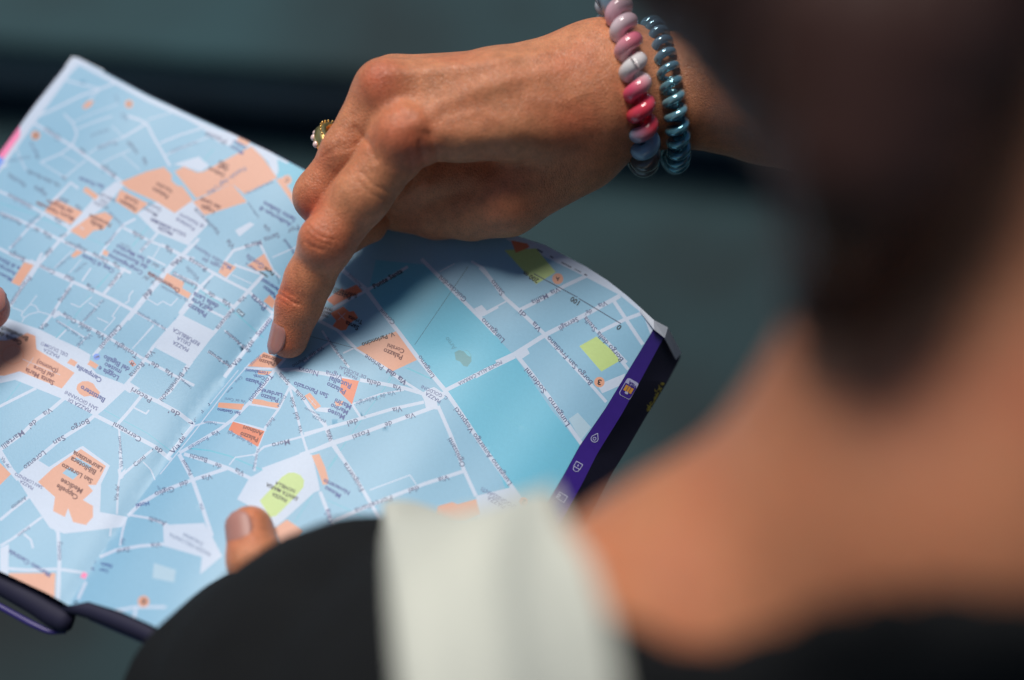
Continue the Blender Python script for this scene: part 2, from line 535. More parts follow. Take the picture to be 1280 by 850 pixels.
LN = """F T 1 690,385 820,455 980,540 1130,655
C T 1 0,285 200,350 460,470
C T .9 570,510 740,585
C T .9 985,440 880,575
D T .9 735,110 645,215
D T .9 600,260 500,400 370,545
C T .9 720,760 640,850
E T 1.2 130,180 450,320 720,490 900,650
H T 1.6 200,640 330,655 460,690 680,785
F T .8 140,200 30,340
M T 1 965,60 905,145
M T 1 800,310 680,495
M T 1 900,345 1250,505
J T .9 440,50 300,240 120,500
J T .9 520,0 640,55
I D .5 735,590 1090,70
I D .5 30,530 330,610
I T .9 670,740 850,820
I T .9 590,770 555,830
Q T .5 0,410 250,550 560,720
B T 1 500,220 570,140
B T .9 130,660 30,780
E D .35 225,375 225,376
K D 1.1 330,305 598,450
K D 1.1 605,456 865,612
K D 2 350,155 385,175
K D 1.4 430,197 450,208
K D 1.4 500,235 560,266
K D 1 580,276 620,296
K D 1.6 640,308 658,316"""
THIN = """D O 85,590 130,605 155,640 155,680 130,705 85,720 40,705 15,680 15,640 40,605 85,590"""
CROSS = "D 150,685 400,790|D 222,675 180,735|I 225,375 275,425|I 225,425 275,378|H 985,300 1035,355|H 1000,345 1020,318|C 525,440 560,462|C 540,460 548,440"
DOTS = [('K', 477, 336, 34, 'A', -20), ('Q', 733, 283, 32, '3', -15), ('G', 718, 767, 28, 'B', -10), ('J', 1098, 665, 22, '2', 0),
        ('A', 645, 280, 20, 'D', 0), ('A', 178, 437, 22, 'E', 0), ('B', 1055, 345, 32, 'C', 0)]
code = dict(W=P_WHITE, P=P_ORANGE, R=P_RIVER, L=P_LAND, A=P_PALE, K=P_PINK, G=P_GREEN, U=P_RUST, S=P_SAGE, T=P_TEAL, D=P_DARK, N=P_BLUE, O=P_RUST)
# layers in painting order: river, white squares, streets, buildings and parks, lines
shapes = []          # (priority, polygon, material)
def rd(s): return [tuple(float(v) for v in q.split(',')) for q in s.split()]
for i, l in enumerate(PG.split('\n')):
    c, k, rest = l.split(' ', 2)
    pr = dict(W=1, R=0, A=1).get(k, 3)
    shapes.append((pr * 1000 + i, cv(c, rd(rest)), code[k]))
def ribbon(pts, wd, pr, mt):
    pts = [np.array(p) for p in pts]
    for j, (a, b) in enumerate(zip(pts[:-1], pts[1:])):
        d = b - a; ln = np.hypot(*d)
        if ln < .3: continue
        n = np.array([-d[1], d[0]]) / ln * wd / 2
        shapes.append((pr, [a + n, b + n, b - n, a - n], mt))
        if wd > 1.6 and j < len(pts) - 2:
            r = wd / 2 * .995
            shapes.append((pr, [b + r * np.array([math.cos(t * math.pi / 4 + .2), math.sin(t * math.pi / 4 + .2)]) for t in range(8)], mt))
for i, l in enumerate(ST.split('\n')):
    c, wd, rest = l.split(' ', 2); ribbon(cv(c, rd(rest)), float(wd), 2000 + i, P_WHITE)
for i, l in enumerate(LN.split('\n')):
    c, k, wd, rest = l.split(' ', 3); ribbon(cv(c, rd(rest)), float(wd), (1500 if k == 'T' else 5000) + i, code[k])
for l in THIN.split('\n'):
    c, k, rest = l.split(' ', 2); ribbon(cv(c, rd(rest)), .45, 5100, code[k])
for l in CROSS.split('|'):
    c, rest = l.split(' ', 1); ribbon(cv(c, rd(rest)), .5, 5200, P_WHITE)
for c, x, y, r, t, a in DOTS:
    (px, py), = cv(c, [(x, y)]); rr = r / CR[c][2]
    shapes.append((5300, [(px + rr * math.cos(k * math.pi / 12), py + rr * math.sin(k * math.pi / 12)) for k in range(24)], P_ORANGE))
(ix, iy), = cv('D', [(642, 670)]); shapes.append((5300, [(ix + 4.2 * math.cos(k * math.pi / 10), iy + 4.2 * math.sin(k * math.pi / 10)) for k in range(20)], P_BLUE))
for cc, col in ((((855, 702), (878, 690), (905, 722), (880, 735)), P_RUST), (((862, 704), (877, 697), (896, 721), (880, 729)), P_WHITE)):
    shapes.append((5300 + (col == P_WHITE), cv('D', cc), col))
for cc, col in ((((717, 470), (735, 455), (778, 492), (760, 512)), P_DARK), (((723, 471), (736, 462), (771, 492), (759, 504)), P_PALE)):
    shapes.append((5310 + (col == P_PALE), cv('E', cc), col))
ribbon(cv('E', [(725, 472), (758, 484), (737, 463)]), .5, 5320, P_DARK)

def ccw(p):
    q = np.array([tuple(v)[:2] for v in p]); a = (q[:, 0] * np.roll(q[:, 1], -1) - q[:, 1] * np.roll(q[:, 0], -1)).sum()
    return list(p) if a > 0 else list(p)[::-1]
def page_mesh(name, outline, parent, step=9.0, shp=None, zf=on_sheet, base=P_LAND):
    outline = [np.array(p, float) for p in outline]
    faces_in, V, Fs, E, meta = [], [], [], [], []
    def addpoly(p):
        p = ccw(p); s = len(V); V.extend([Vector((float(q[0]), float(q[1]))) for q in p]); Fs.append(list(range(s, s + len(p))))
    addpoly(outline); meta.append((-1, base))
    x0 = min(p[0] for p in outline); x1 = max(p[0] for p in outline); y0 = min(p[1] for p in outline); y1 = max(p[1] for p in outline)
    for pr, poly, mt in shp or []:
        q = np.array(poly)
        if q[:, 0].max() < x0 or q[:, 0].min() > x1 or q[:, 1].max() < y0 or q[:, 1].min() > y1: continue
        addpoly(q); meta.append((pr, mt))
    gx = np.arange(math.floor(x0 / step) * step + .37, x1, step); gy = np.arange(math.floor(y0 / step) * step + .41, y1, step)
    for x in gx:
        s = len(V); V.extend([Vector((x, y0 - 1)), Vector((x, y1 + 1))]); E.append((s, s + 1))
    for y in gy:
        s = len(V); V.extend([Vector((x0 - 1, y)), Vector((x1 + 1, y))]); E.append((s, s + 1))
    vo, eo, fo, ov, oe, of = mgeo.delaunay_2d_cdt(V, E, Fs, 0, 1e-4)
    keep, mi = [], []
    for f, o in zip(fo, of):
        if 0 not in o: continue
        best = max(o, key=lambda k: meta[k][0])
        keep.append(tuple(f)); mi.append(meta[best][1])
    vv = np.array([tuple(v) for v in vo]); used = sorted({i for f in keep for i in f}); rm = {u: i for i, u in enumerate(used)}
    vv = vv[used]; keep = [tuple(rm[i] for i in f) for f in keep]
    # facing the lens
    f0 = keep[0]; a = vv[f0[1]] - vv[f0[0]]; b = vv[f0[2]] - vv[f0[0]]
    if a[0] * b[1] - a[1] * b[0] > 0: keep = [f[::-1] for f in keep]
    o = mesh_obj(name, zf(vv[:, 0], vv[:, 1]), keep, PM, None, True, mi)
    return adopt(o, parent)

# ---- street names and other lettering
TX = """A n 575,640 505,590 Borgo
A n 735,582 712,550 Via
A n 690,527 635,470 Vinegia
A n 425,525 398,505 dei
A n 300,455 225,405 Greci
A t 190,550 150,470 Magalotti
A t 540,410 455,440 Bentaccordi
A t 585,465 490,505 Torta
A t 150,545 50,565 Via de' Pepi
A t 640,355 605,335 Via
A t 590,270 575,235 Croce
A t 990,470 850,520 Via dei Castellani
A n 300,690 135,615 Via delle Burella
A n 235,735 170,697 Vigna
A n 130,690 40,635 Vecchia
A n 160,797 40,735 Ghibellina
A b 520,697 395,652 San Firenze
A o 840,745 762,703 Palazzo
A o 862,718 780,678 Vecchio
A o 680,806 597,764 Palazzo
A o 690,775 625,745 Gondi
A o 1122,640 1042,600 Galleria
A o 1137,612 1090,590 degli
A o 1142,595 1095,568 Uffizi
A o 1070,822 1005,790 Loggia
A o 1102,800 1003,755 dei Lanzi
A n 540,800 468,770 PIAZZA
A n 540,777 500,758 SAN
A n 575,762 495,728 FIRENZE
A n 785,838 715,800 Museo
A n 805,812 742,782 Gucci
A b 1215,527 1150,490 Museo
A b 1228,502 1165,465 Galileo
A n 1130,470 1025,430 Piazza
A n 330,660 310,645 del
C m 490,395 240,285 Museo Nazionale
C m 482,348 310,272 del Bargello
C o 680,452 600,407 Badia
C o 735,435 592,368 Fiorentina
C n 545,328 500,305 Via
C n 452,282 378,254 dell'
C n 410,420 362,388 Via
C n 138,420 -5,356 Pandolfini
C n 345,514 287,484 Via
C n 260,472 220,455 de'
C n 575,605 435,545 Alighieri
C n 712,680 615,622 Dante
C n 797,718 750,682 Via
C b 755,740 545,634 Casa di Dante
C b 945,752 720,632 Congregazione
C b 978,716 752,603 dei Buonomini
C b 1000,682 772,570 di San Martino
C n 162,662 62,615 Borgo
C n 362,747 262,703 Corso
C n 490,800 435,772 del
C b 78,797 -10,752 Museo
C b 105,758 -90,665 Antropologia
C b 130,722 -80,622 e di Etnologia
C n 1147,608 1100,576 Via
C n 952,522 880,480 della
C n 1097,735 1012,688 V. dei
C n 440,490 400,510 Via
C n 345,590 305,632 del
C n 1215,640 1170,690 Via
C t 700,560 770,480 Magazzini
C t 470,640 372,720 Via Alighieri
C t 575,680 500,745 Via Santa
C t 140,510 80,580 Giraldi
C t 265,365 180,450 Acqua
C t 870,590 800,555 Cerchi
C t 1000,530 935,610 Via de'
C t 815,440 720,345 Condotta
C n 1140,490 1050,450 PIAZZA
C n 1232,500 1003,392 DELLA SIGNORIA
D n 200,140 72,322 Proconsolo
D n 268,488 312,445 Via
D t 345,392 362,350 dello
D n 395,300 465,208 Studio
D n 802,115 728,203 Cerchi
D n 1005,225 962,275 dei
D n 800,462 668,610 Calzaiuoli
D n 948,712 866,800 Roma
D n 1020,630 972,680 Via
D n 1245,735 1070,960 V. Brunelleschi
D n 692,545 635,507 Via
D n 602,497 523,448 delle
D n 502,440 418,383 Oche
D n 627,230 573,192 Via
D n 912,668 765,580 Tosinghi
D n 1052,738 995,708 de'
D n 1150,797 1095,758 Via
D t 1102,487 912,375 Via degli Speziali
D t 545,548 370,430 V. della Canonica
D t 690,290 558,432 Via S. Elisabetta
D t 605,520 515,600 Via del
D n 1025,180 950,135 V. de'
D b 672,828 508,733 Campanile
D b 785,813 653,742 Loggia e
D b 802,773 693,718 museo
D b 857,755 688,668 del Bigallo
D c 392,670 288,620 PIAZZA
D c 447,658 273,578 DEL DUOMO
D m 357,845 168,755 Santa Maria
D m 357,798 222,736 del Fiore
D m 382,768 245,700 (Duomo)
D k 142,580 -15,508 Cupola del
D k 185,552 -5,470 Brunelleschi
D n 1190,232 985,112 Orsanmichele
D t 1250,300 1070,200 Via Orsanmichele
F b 693,322 535,233 Battistero
F c 602,392 455,318 PIAZZA DI
F c 648,378 433,265 SAN GIOVANNI
F n 1002,323 873,247 Pecori
F n 1192,418 1122,385 de'
F n 935,585 752,478 Cerretani
F n 1075,662 1018,632 de'
F n 890,752 960,692 Conti
F t 808,765 790,560 Via F. Zannetti
F n 340,380 290,415 Via
F n 240,458 192,498 de'
F n 155,530 15,632 Martelli
F n 590,455 475,515 Borgo
F n 430,565 357,605 San
F n 297,665 163,772 Lorenzo
F t 10,700 65,770 Via de'
F t 1270,240 1200,180 Campidoglio
G c 165,203 100,163 PIAZZA
G c 212,198 75,128 SAN LORENZO
G o 387,250 283,188 Cappelle
G o 410,218 303,160 Medicee
G o 460,168 308,85 San Lorenzo
G o 477,123 353,52 Biblioteca
G o 510,108 365,22 Laurenziana
G n 580,262 588,185 Via de'
G b 250,637 43,515 Mercato Centrale
G n 870,203 775,232 Giglio
G n 955,133 915,62 Panzani
G n 1035,62 950,38 Banchi
G n 1105,95 1070,80 de'
G n 1220,130 1175,110 Via
G n 1060,140 1010,155 Via
G n 940,170 900,185 del
G b 745,275 680,290 Hotel
G b 562,592 472,575 Stazione
G b 542,615 455,605 Centrale
G t 1052,533 848,430 PIAZZA DELL'UNITA
G t 1015,480 915,430 ITALIANA
G n 650,505 585,520 Zanzi
G n 805,480 755,490 Via
G t 300,470 303,560 Faenza
G t 150,395 90,440 Ariento
G n 130,245 60,300 Ariento
G n 830,380 745,352 Avelli
G t 1015,310 1000,280 Via
G t 620,450 612,480 del
G t 805,215 775,180 Alloro
H n 75,668 125,612 Via
H n 130,600 160,550 de'
H n 200,480 322,338 Vecchietti
H n 488,88 532,38 Via
H o 760,82 658,55 Palazzo
H o 772,52 680,25 Strozzi
H c 1050,145 918,112 Nuova
H c 1212,167 1100,138 Vigna
H n 1085,-30 882,97 Via dell' Inferno
H b 672,208 568,183 Palazzo
H b 695,175 618,155 Corsi-
H b 722,143 568,120 Tornabuoni
H l 742,152 600,322 Tornabuoni
H b 785,322 668,288 Palazzo
H b 810,290 678,255 Larderel
H b 1115,293 888,208 San Pancrazio
H n 855,212 790,142 Spada
H n 960,318 900,258 della
H b 535,408 380,382 San Gaetano
H o 650,585 533,542 Palazzo
H o 680,545 553,498 Antinori
H b 1230,268 1108,212 Palazzo
H b 1268,228 1125,175 Rucellai
H b 1225,435 1113,388 Museo
H b 1247,403 1133,353 Marino
H b 1268,368 1160,322 Marini
H n 937,535 922,490 Via
H n 915,450 898,402 del
H n 890,365 868,300 Sole
H n 860,595 745,622 Moro
H n 395,530 345,550 Via
H t 320,570 190,640 Rondinelli
H t 1100,460 1010,425 PIAZZA
H t 1060,420 960,370 SAN PANCRAZIO
H t 570,330 430,310 Via de' Corsi
H t 380,475 290,465 Trebbio
H t 755,440 710,495 Belle
H t 830,290 785,365 Donne
H t 615,615 450,530 Via degli Agli
H t 655,640 620,780 Via delle Belle
H t 1140,590 1120,540 Via
H t 545,165 500,200 Corsi
H t 480,235 445,270 Monalda
I n 597,448 508,360 Corsini
I n 1072,295 900,138 Guicciardini
I n 855,805 763,665 Lungarno
I o 652,675 528,625 Palazzo
I o 665,635 553,592 Corsini
I k 600,515 385,592 V. Parioncino
I n 522,745 405,663 Parione
I n 607,795 555,762 del
I n 672,845 628,805 Via
I n 285,722 150,543 Via del Purgatorio
I k 362,480 275,442 Santa
I k 388,442 293,405 Trinita
I k 160,405 100,378 PIAZZA
I k 178,385 110,358 SANTA
I k 192,360 105,335 TRINITA
I k 310,275 190,240 Palazzo
I k 352,268 200,218 Spini-Feroni
I c 410,805 238,738 DE' RUCELLAI
I c 352,812 262,772 PIAZZA
I r 1003,618 943,543 Arno
I t 380,205 300,120 Acciaiuoli
I k 460,205 650,95 Ponte Santa
M k 628,350 533,303 PIAZZA
M k 702,340 493,240 SANTA MARIA
M k 683,288 553,230 NOVELLA
M b 985,322 882,262 Museo
M b 1045,300 873,215 Novecento
M l 915,520 895,405 Scala
J n 488,105 443,92 Via
J n 382,85 312,62 della
J n 512,75 468,48 Via
J n 450,32 415,12 del
J c 682,170 608,125 PIAZZA
J c 717,152 588,92 C. GOLDONI
J n 490,203 443,213 Via
J n 270,263 218,280 del
J n 440,275 400,288 de'
J n 325,320 245,347 Fossi
J n 555,233 508,247 Via
J t 455,122 260,178 Via de' Federighi
J n 1030,582 755,202 Lungarno Amerigo Vespucci
J n 797,492 725,352 Ognissanti
J n 725,545 672,562 Via
J n 575,600 525,615 del
J n 440,648 255,715 Porcellana
J n 290,612 200,478 Finiguerra
J c 1002,692 918,645 PIAZZA
J c 1057,692 888,603 D'OGNISSANTI
J n 135,355 115,310 Via
K n 140,432 72,350 Santo
K n 277,565 243,535 di
K n 370,655 323,605 Via
K n 487,398 435,425 Via
K n 415,438 318,483 Maffia
K n 778,482 728,505 Via
K n 687,535 645,545 de'
K n 602,583 488,645 Serragli
K n 870,838 640,575 Borgo della Stella
K k 357,352 268,300 200 m
K k 607,487 558,456 100
K k 862,642 845,626 0
K n 142,720 12,585 Lungarno
Q n 683,292 415,8 Borgo San Frediano
Q n 397,345 280,203 Soderini
Q n 540,548 420,380 Lungarno
X w 627,452 573,480 PONTE ALLA CARRAIA
B c 295,705 198,658 PIAZZA
B c 382,712 148,602 DELLA SIGNORIA
B c 440,672 318,605 Fontana
B c 502,655 340,575 di Nettuno
B n 605,702 440,537 Vacchereccia
B n 702,795 655,748 Via
B n 1003,708 905,745 Santa
B n 885,757 778,792 Maria
B n 1135,655 1060,690 Por
B t 865,595 795,495 Lambertesca
B n 945,680 900,650 Via
B b 1082,645 875,530 Auditorium di
B b 1110,612 898,495 Santo Stefano
B l 1105,835 1035,740 Acciaiuoli
B t 780,265 530,435 Piazzale degli Uffizi
B t 780,435 960,350 Via Lambertesca
E n 453,313 298,222 Lamberti
E n 572,378 525,347 de'
E n 682,437 625,400 Via
E n 520,197 402,127 Rossa
E l 912,455 818,372 Porta
E n 295,80 247,45 Via
E n 345,125 292,172 Via
E n 160,340 108,378 del
E n 700,462 592,590 Pellicceria
E n 778,375 738,412 Via
E c 630,190 495,125 Loggia del
E c 685,187 440,45 Mercato Nuovo
E k 928,243 872,213 Palazzo
E c 850,200 782,155 Palagio di
E k 967,228 905,185 Parte
E c 900,180 785,105 Guelfa
E b 985,378 898,308 Palazzo
E b 1012,342 888,262 Davanzati
E b 520,500 400,432 Palazzo
E b 560,467 423,395 dell'Arte
E b 597,443 433,357 della Lana
E m 342,340 130,222 Orsanmichele
E c 473,692 298,592 REPUBBLICA
E c 412,693 325,648 DELLA
E c 400,732 298,677 PIAZZA
E n 810,745 650,610 degli Anselmi
E n 685,845 533,740 degli Strozzi
E n 800,708 828,655 de'
E l 858,630 945,520 Sassetti
E t 1005,290 985,235 Terme
E t 470,265 385,180 Vicolo
E t 545,265 500,330 Calimaruzza
E t 880,770 815,830 Strozzi"""
font_cache = {}
def text_tris(s, bold):
    """outline of a word as triangles; x from 0 to its width, height of a capital = 1"""
    k = (s, bold)
    if k in font_cache: return font_cache[k]
    cu = bpy.data.curves.new('t', 'FONT'); cu.body = s; cu.size = 1; cu.resolution_u = 2
    cu.offset = .022 if bold else .004
    ob = bpy.data.objects.new('t', cu); C.objects.link(ob)
    me = bpy.data.meshes.new_from_object(ob.evaluated_get(bpy.context.evaluated_depsgraph_get()))
    me.calc_loop_triangles()
    V = np.array([v.co[:2] for v in me.vertices]); T = [tuple(t.vertices) for t in me.loop_triangles]
    bpy.data.objects.remove(ob); bpy.data.curves.remove(cu); bpy.data.meshes.remove(me)
    V[:, 0] -= V[:, 0].min(); font_cache[k] = (V, T)
    return V, T
INK = dict(n=(.075, .10, .22), t=(.12, .20, .36), b=(.05, .09, .30), o=(.14, .035, .03), m=(.17, .04, .045), k=(.012, .012, .022), c=(.10, .13, .32), l=(.045, .05, .22), r=(.10, .33, .46), w=(.13, .16, .30))
INKM = {k: mat('ink_' + dict(n='slate', t='grey_blue', b='blue', o='brown', m='maroon', k='black', c='violet', l='indigo', r='water', w='bridge')[k], v, .5) for k, v in INK.items()}
inks = list(INK)
def lettering(name, rows, parent, zf=on_sheet, up=.00005):
    VV, FF, MI = [], [], []; nv = 0
    for i, (c, k, a, b, s) in enumerate(rows):
        a, b = cv(c, [a, b]); a = np.array(a); b = np.array(b)
        V, T = text_tris(s, k in 'bomk')
        wd = V[:, 0].max(); d = (b - a); ln = np.hypot(*d); d = d / ln; u = np.array([d[1], -d[0]])
        sc = ln / wd
        hgt = min(sc, 9.5 if k not in 'l' else 12)
        P = a + V[:, :1] * sc * d + (V[:, 1:] - .33) * hgt * 1.02 * u
        VV.append(zf(P[:, 0], P[:, 1], up + i * 2e-7)); FF += [tuple(q + nv for q in t[::1]) for t in T]; MI += [inks.index(k)] * len(T); nv += len(V)
    o = mesh_obj(name, np.concatenate(VV), FF, [INKM[k] for k in inks], None, False, MI)
    return adopt(o, parent)
rows = []
for l in TX.split('\n'):
    c, k, a, b, s = l.split(' ', 4)
    rows.append((c, k, rd(a)[0], rd(b)[0], s))
for c, x, y, r, t, ang in DOTS:
    s = CR[c][2]; hw = r * .36
    a = math.radians(180 + 25 + ang)
    rows.append((c, 'k', (x - hw * math.cos(a), y - hw * math.sin(a)), (x + hw * math.cos(a), y + hw * math.sin(a)), t))
rows.append(('D', 'w', (645, 676), (640, 664), 'i')); rows.append(('D', 'm', (886, 720), (868, 709), 'M'))
def fold_x(p):
    return 88 + .711 * (755 - p[1])
left_rows, right_rows = [], []
for r in rows:
    a, b = cv(r[0], [r[2], r[3]]); m = ((a[0] + b[0]) / 2, (a[1] + b[1]) / 2)
    (right_rows if m[0] > fold_x(m) else left_rows).append(r)

book = empty('guide_book', WL(300, 520, .56), 'open guide book with pale blue street maps, held above the dark paving', 'book')
pl = page_mesh('map_page', PAGE_L, book, shp=shapes)
pr_ = page_mesh('map_page', PAGE_R, book, shp=shapes)
lettering('street_names', left_rows, pl); lettering('street_names', right_rows, pr_)

# ---- what lies beneath the two printed faces: the leaves and the cover
paper = noisy(mat('paper_edge', (.58, .64, .74), .6), (.58, .64, .74), 400, .08)
navy = noisy(mat('navy_cover', (.034, .024, .16), .4), (.034, .024, .16), 300, .1)
navy_dark = noisy(mat('navy_back', (.010, .010, .036), .75), (.010, .010, .036), 300, .1)
def slab(name, outline, m, z0, z1, parent, grow=0.0, step=10.0):
    """a solid sheet between z0 and z1 behind the printed face"""
    out = ccw([np.array(p, float) for p in outline])
    cen = sum(out) / len(out)
    if grow:
        res = []
        for i, p in enumerate(out):
            a, b = out[i - 1], out[(i + 1) % len(out)]; t = b - a; n = np.array([t[1], -t[0]]) / (np.hypot(*t) + 1e-9)
            if n @ (p - cen) < 0: n = -n
            res.append(p + n * grow)
        out = res
    V = [Vector(p) for p in out]; E = []; F = [list(range(len(out)))]
    x0 = min(p[0] for p in out); x1 = max(p[0] for p in out); y0 = min(p[1] for p in out); y1 = max(p[1] for p in out)
    for x in np.arange(x0 + .7, x1, step):
        s = len(V); V += [Vector((x, y0 - 1)), Vector((x, y1 + 1))]; E.append((s, s + 1))
    for y in np.arange(y0 + .7, y1, step):
        s = len(V); V += [Vector((x0 - 1, y)), Vector((x1 + 1, y))]; E.append((s, s + 1))
    vo, eo, fo, _, _, of = mgeo.delaunay_2d_cdt(V, E, F, 0, 1e-4)
    fo = [tuple(f) for f, o in zip(fo, of) if o]
    vv = np.array([tuple(v) for v in vo])
    a = vv[fo[0][1]] - vv[fo[0][0]]; b = vv[fo[0][2]] - vv[fo[0][0]]
    if a[0] * b[1] - a[1] * b[0] > 0: fo = [f[::-1] for f in fo]
    n = len(vv); cnt = {}
    for f in fo:
        for i, j in zip(f, f[1:] + f[:1]): cnt[(i, j)] = 1
    side = [(j, i, i + n, j + n) for (i, j) in cnt if (j, i) not in cnt]
    faces = fo + [tuple(i + n for i in f[::-1]) for f in fo] + side
    top = on_sheet(vv[:, 0], vv[:, 1], -z0); bot = on_sheet(vv[:, 0], vv[:, 1], -z1)
    o = mesh_obj(name, np.concatenate([top, bot]), faces, m, None, False)
    return adopt(o, parent)
inner_R = [p for p in PAGE_R]
slab('page_block', PAGE_L, paper, .0012, .0040, book, -2.0)
slab('page_block', PAGE_R, paper, .0012, .0030, book, -2.0)
slab('cover', PAGE_L, navy_dark, .0046, .0064, book, 1.5)
slab('cover', PAGE_R, navy_dark, .0036, .0052, book, -.5)
# leaf corner that peeks out at the far left corner
slab('loose_leaf', [(84, 79), (90, 71), (97, 72), (130, 88), (120, 100), (60, 122)], paper, .0003, .0005, book)
flap_m = noisy(mat('purple_slip', (.060, .028, .30), .28), (.060, .028, .30), 300, .1)
# rolled bottom edge of the cover, thick and dark, either side of the spine
def roll(name, pts, rads, m, flat=1.0):
    path = np.array([L(*p) for p in pts])
    # smooth the path
    t = np.linspace(0, len(path) - 1, 40); path = np.stack([np.interp(t, range(len(path)), path[:, k]) for k in range(3)], 1)
    k = np.array([1, 2, 3, 2, 1]) / 9
    pp = np.pad(path, ((2, 2), (0, 0)), 'edge'); path = sum(k[i] * pp[i:i + 40] for i in range(5))
    r = np.interp(t, range(len(rads)), rads)
    V, F = sweep(path, r, 16)
    return adopt(mesh_obj(name, W(V), F, m), book)
zb = lambda x, y, d: float(sheet_z(x, y)) + d
roll('cover_edge', [(-240, 606, zb(-240, 600, .008)), (-100, 675, zb(-100, 670, .008)), (0, 727, zb(0, 720, .008)), (45, 752, zb(45, 745, .008)), (70, 768, zb(70, 755, .008)), (84, 775, zb(70, 755, .007)), (92, 777, zb(80, 757, .007))],
     [.0040, .0042, .0044, .0046, .0050, .0048, .0030], navy_dark)
roll('cover_edge', [(-240, 637, zb(-240, 600, .007)), (-100, 706, zb(-100, 670, .007)), (0, 758, zb(0, 720, .007)), (40, 780, zb(45, 745, .007)), (62, 790, zb(62, 755, .007)), (84, 790, zb(70, 755, .008))],
     [.0012, .0012, .0012, .0012, .0010, .0006], navy)
roll('cover_edge', [(78, 762, zb(88, 757, .006)), (96, 758, zb(100, 757, .004)), (120, 763, zb(120, 757, .004)), (150, 775, zb(150, 767, .004)), (190, 792, zb(190, 783, .004)), (300, 850, zb(300, 840, .004)), (510, 915, zb(510, 905, .004))],
     [.0012, .0030, .0036, .0036, .0036, .0036, .0036], navy_dark)
roll('cover_edge', [(110, 773, zb(110, 757, .005)), (150, 788, zb(150, 767, .005)), (190, 804, zb(190, 783, .005)), (300, 862, zb(300, 840, .005))], [.0004, .0010, .0012, .0012], navy)

# ---- the folded flap of the cover along the right edge: a bright purple slip, then the dark back
FL0 = [(817, 411), (811, 420), (784, 465), (757, 510), (724, 558), (705, 593), (676, 643), (640, 704)]
FL1 = [(831, 421), (824, 432), (801, 475), (777, 518), (746, 568), (728, 604), (700, 655), (664, 716)]
FL2 = [(851, 445), (848, 452), (834, 478), (808, 520), (783, 563), (765, 592), (740, 640), (704, 700)]
ZO = (0.0, .0035, .016)
def flap_pt(u, v, up=0):
    """u along the edge 0..1, v across: 0..1 slip, 1..2 back"""
    u = np.clip(np.asarray(u, float), 0, 1) * (len(FL0) - 1); v = np.asarray(v, float)
    g = lambda A: np.stack([np.interp(u, range(len(A)), [p[k] for p in A]) for k in (0, 1)], -1)
    a, b, c = g(FL0), g(FL1), g(FL2)
    z0 = sheet_z(a[..., 0], a[..., 1])
    q = np.where((v < 1)[..., None], a + (b - a) * v[..., None], b + (c - b) * (v[..., None] - 1))
    dz = np.where(v < 1, ZO[1] * v, ZO[1] + (ZO[2] - ZO[1]) * (v - 1))
    z = z0 + dz - up
    return W(np.stack([(q[..., 0] - 640) / FPX * z, (q[..., 1] - 425) / FPX * z, z], -1))
def flap_part(name, v0, v1, mats, parent, nu=60, nv=8, up=0, u0=0, u1=1, split=None):
    U, Vv = np.meshgrid(np.linspace(u0, u1, nu + 1), np.linspace(v0, v1, nv + 1), indexing='ij')
    P = flap_pt(U.ravel(), Vv.ravel(), up)
    F = [(i * (nv + 1) + j, i * (nv + 1) + j + 1, (i + 1) * (nv + 1) + j + 1, (i + 1) * (nv + 1) + j) for i in range(nu) for j in range(nv)]
    o = mesh_obj(name, P, F, mats, None, False)
    md = o.modifiers.new('s', 'SOLIDIFY'); md.thickness = .0007; md.offset = 1
    return adopt(o, parent)
flap = flap_part('cover_flap', 0.03, 1.0, flap_m, book)
back = flap_part('back_cover', 1.0, 2.0, navy_dark, book)
# white corner of the sheet that wraps over the flap
def flap_print(name, polys, m, parent, up):
    V, F = [], []
    for p in polys:
        s = len(V); V += list(flap_pt(np.array([q[0] for q in p]), np.array([q[1] for q in p]), up)); F.append(tuple(range(s, s + len(p))))
    return adopt(mesh_obj(name, np.array(V), F, m, None, False), parent)
white_tip = [(800, 384), (817, 400), (834, 409), (851, 441), (844, 449), (830, 422), (817, 412), (800, 390)]
tipz = [sheet_z(800, 384), sheet_z(817, 411), sheet_z(817, 411) + .002, sheet_z(817, 411) + .012, sheet_z(817, 411) + .012, sheet_z(817, 411) + .0025, sheet_z(817, 411) - .0006, sheet_z(800, 384)]
tv = [WL(a, b, float(z) - .0004) for (a, b), z in zip(white_tip, tipz)]
o = mesh_obj('white_corner', tv, [(0, 1, 6, 7), (1, 2, 5, 6), (2, 3, 4, 5)], paper, None, False)
md = o.modifiers.new('s', 'SOLIDIFY'); md.thickness = .0005; adopt(o, book)
# icons on the flap: drawn in photo pixels, projected onto the flap by its own u, v
UU = np.linspace(0, 1, 801)
def _rail(A): return np.stack([np.interp(UU * (len(A) - 1), range(len(A)), [p[k] for p in A]) for k in (0, 1)], 1)
RAILS = [_rail(A) for A in (FL0, FL1, FL2)]
def uv_of(px, py):
    best = (1e9, 0, 0)
    for s in (0, 1):
        p, q = RAILS[s], RAILS[s + 1]; d = q - p; w_ = np.array((px, py)) - p
        k = (w_ * d).sum(1) / (d * d).sum(1); e = np.hypot(*(w_ - k[:, None] * d).T)
        e = np.where((k < -.02) | (k > 1.02), 1e6, e); i = int(e.argmin())
        if e[i] < best[0]: best = (e[i], UU[i], s + min(max(k[i], 0), 1))
    return best[1], best[2]
def thick_line(pts, wd):
    out = []
    for a, b in zip(pts[:-1], pts[1:]):
        a = np.array(a, float); b = np.array(b, float); d = b - a; n = np.array([-d[1], d[0]]) / (np.hypot(*d) + 1e-9) * wd / 2
        a = a - d / (np.hypot(*d) + 1e-9) * wd * .35; b = b + d / (np.hypot(*d) + 1e-9) * wd * .35
        out.append([a + n, b + n, b - n, a - n])
    return out
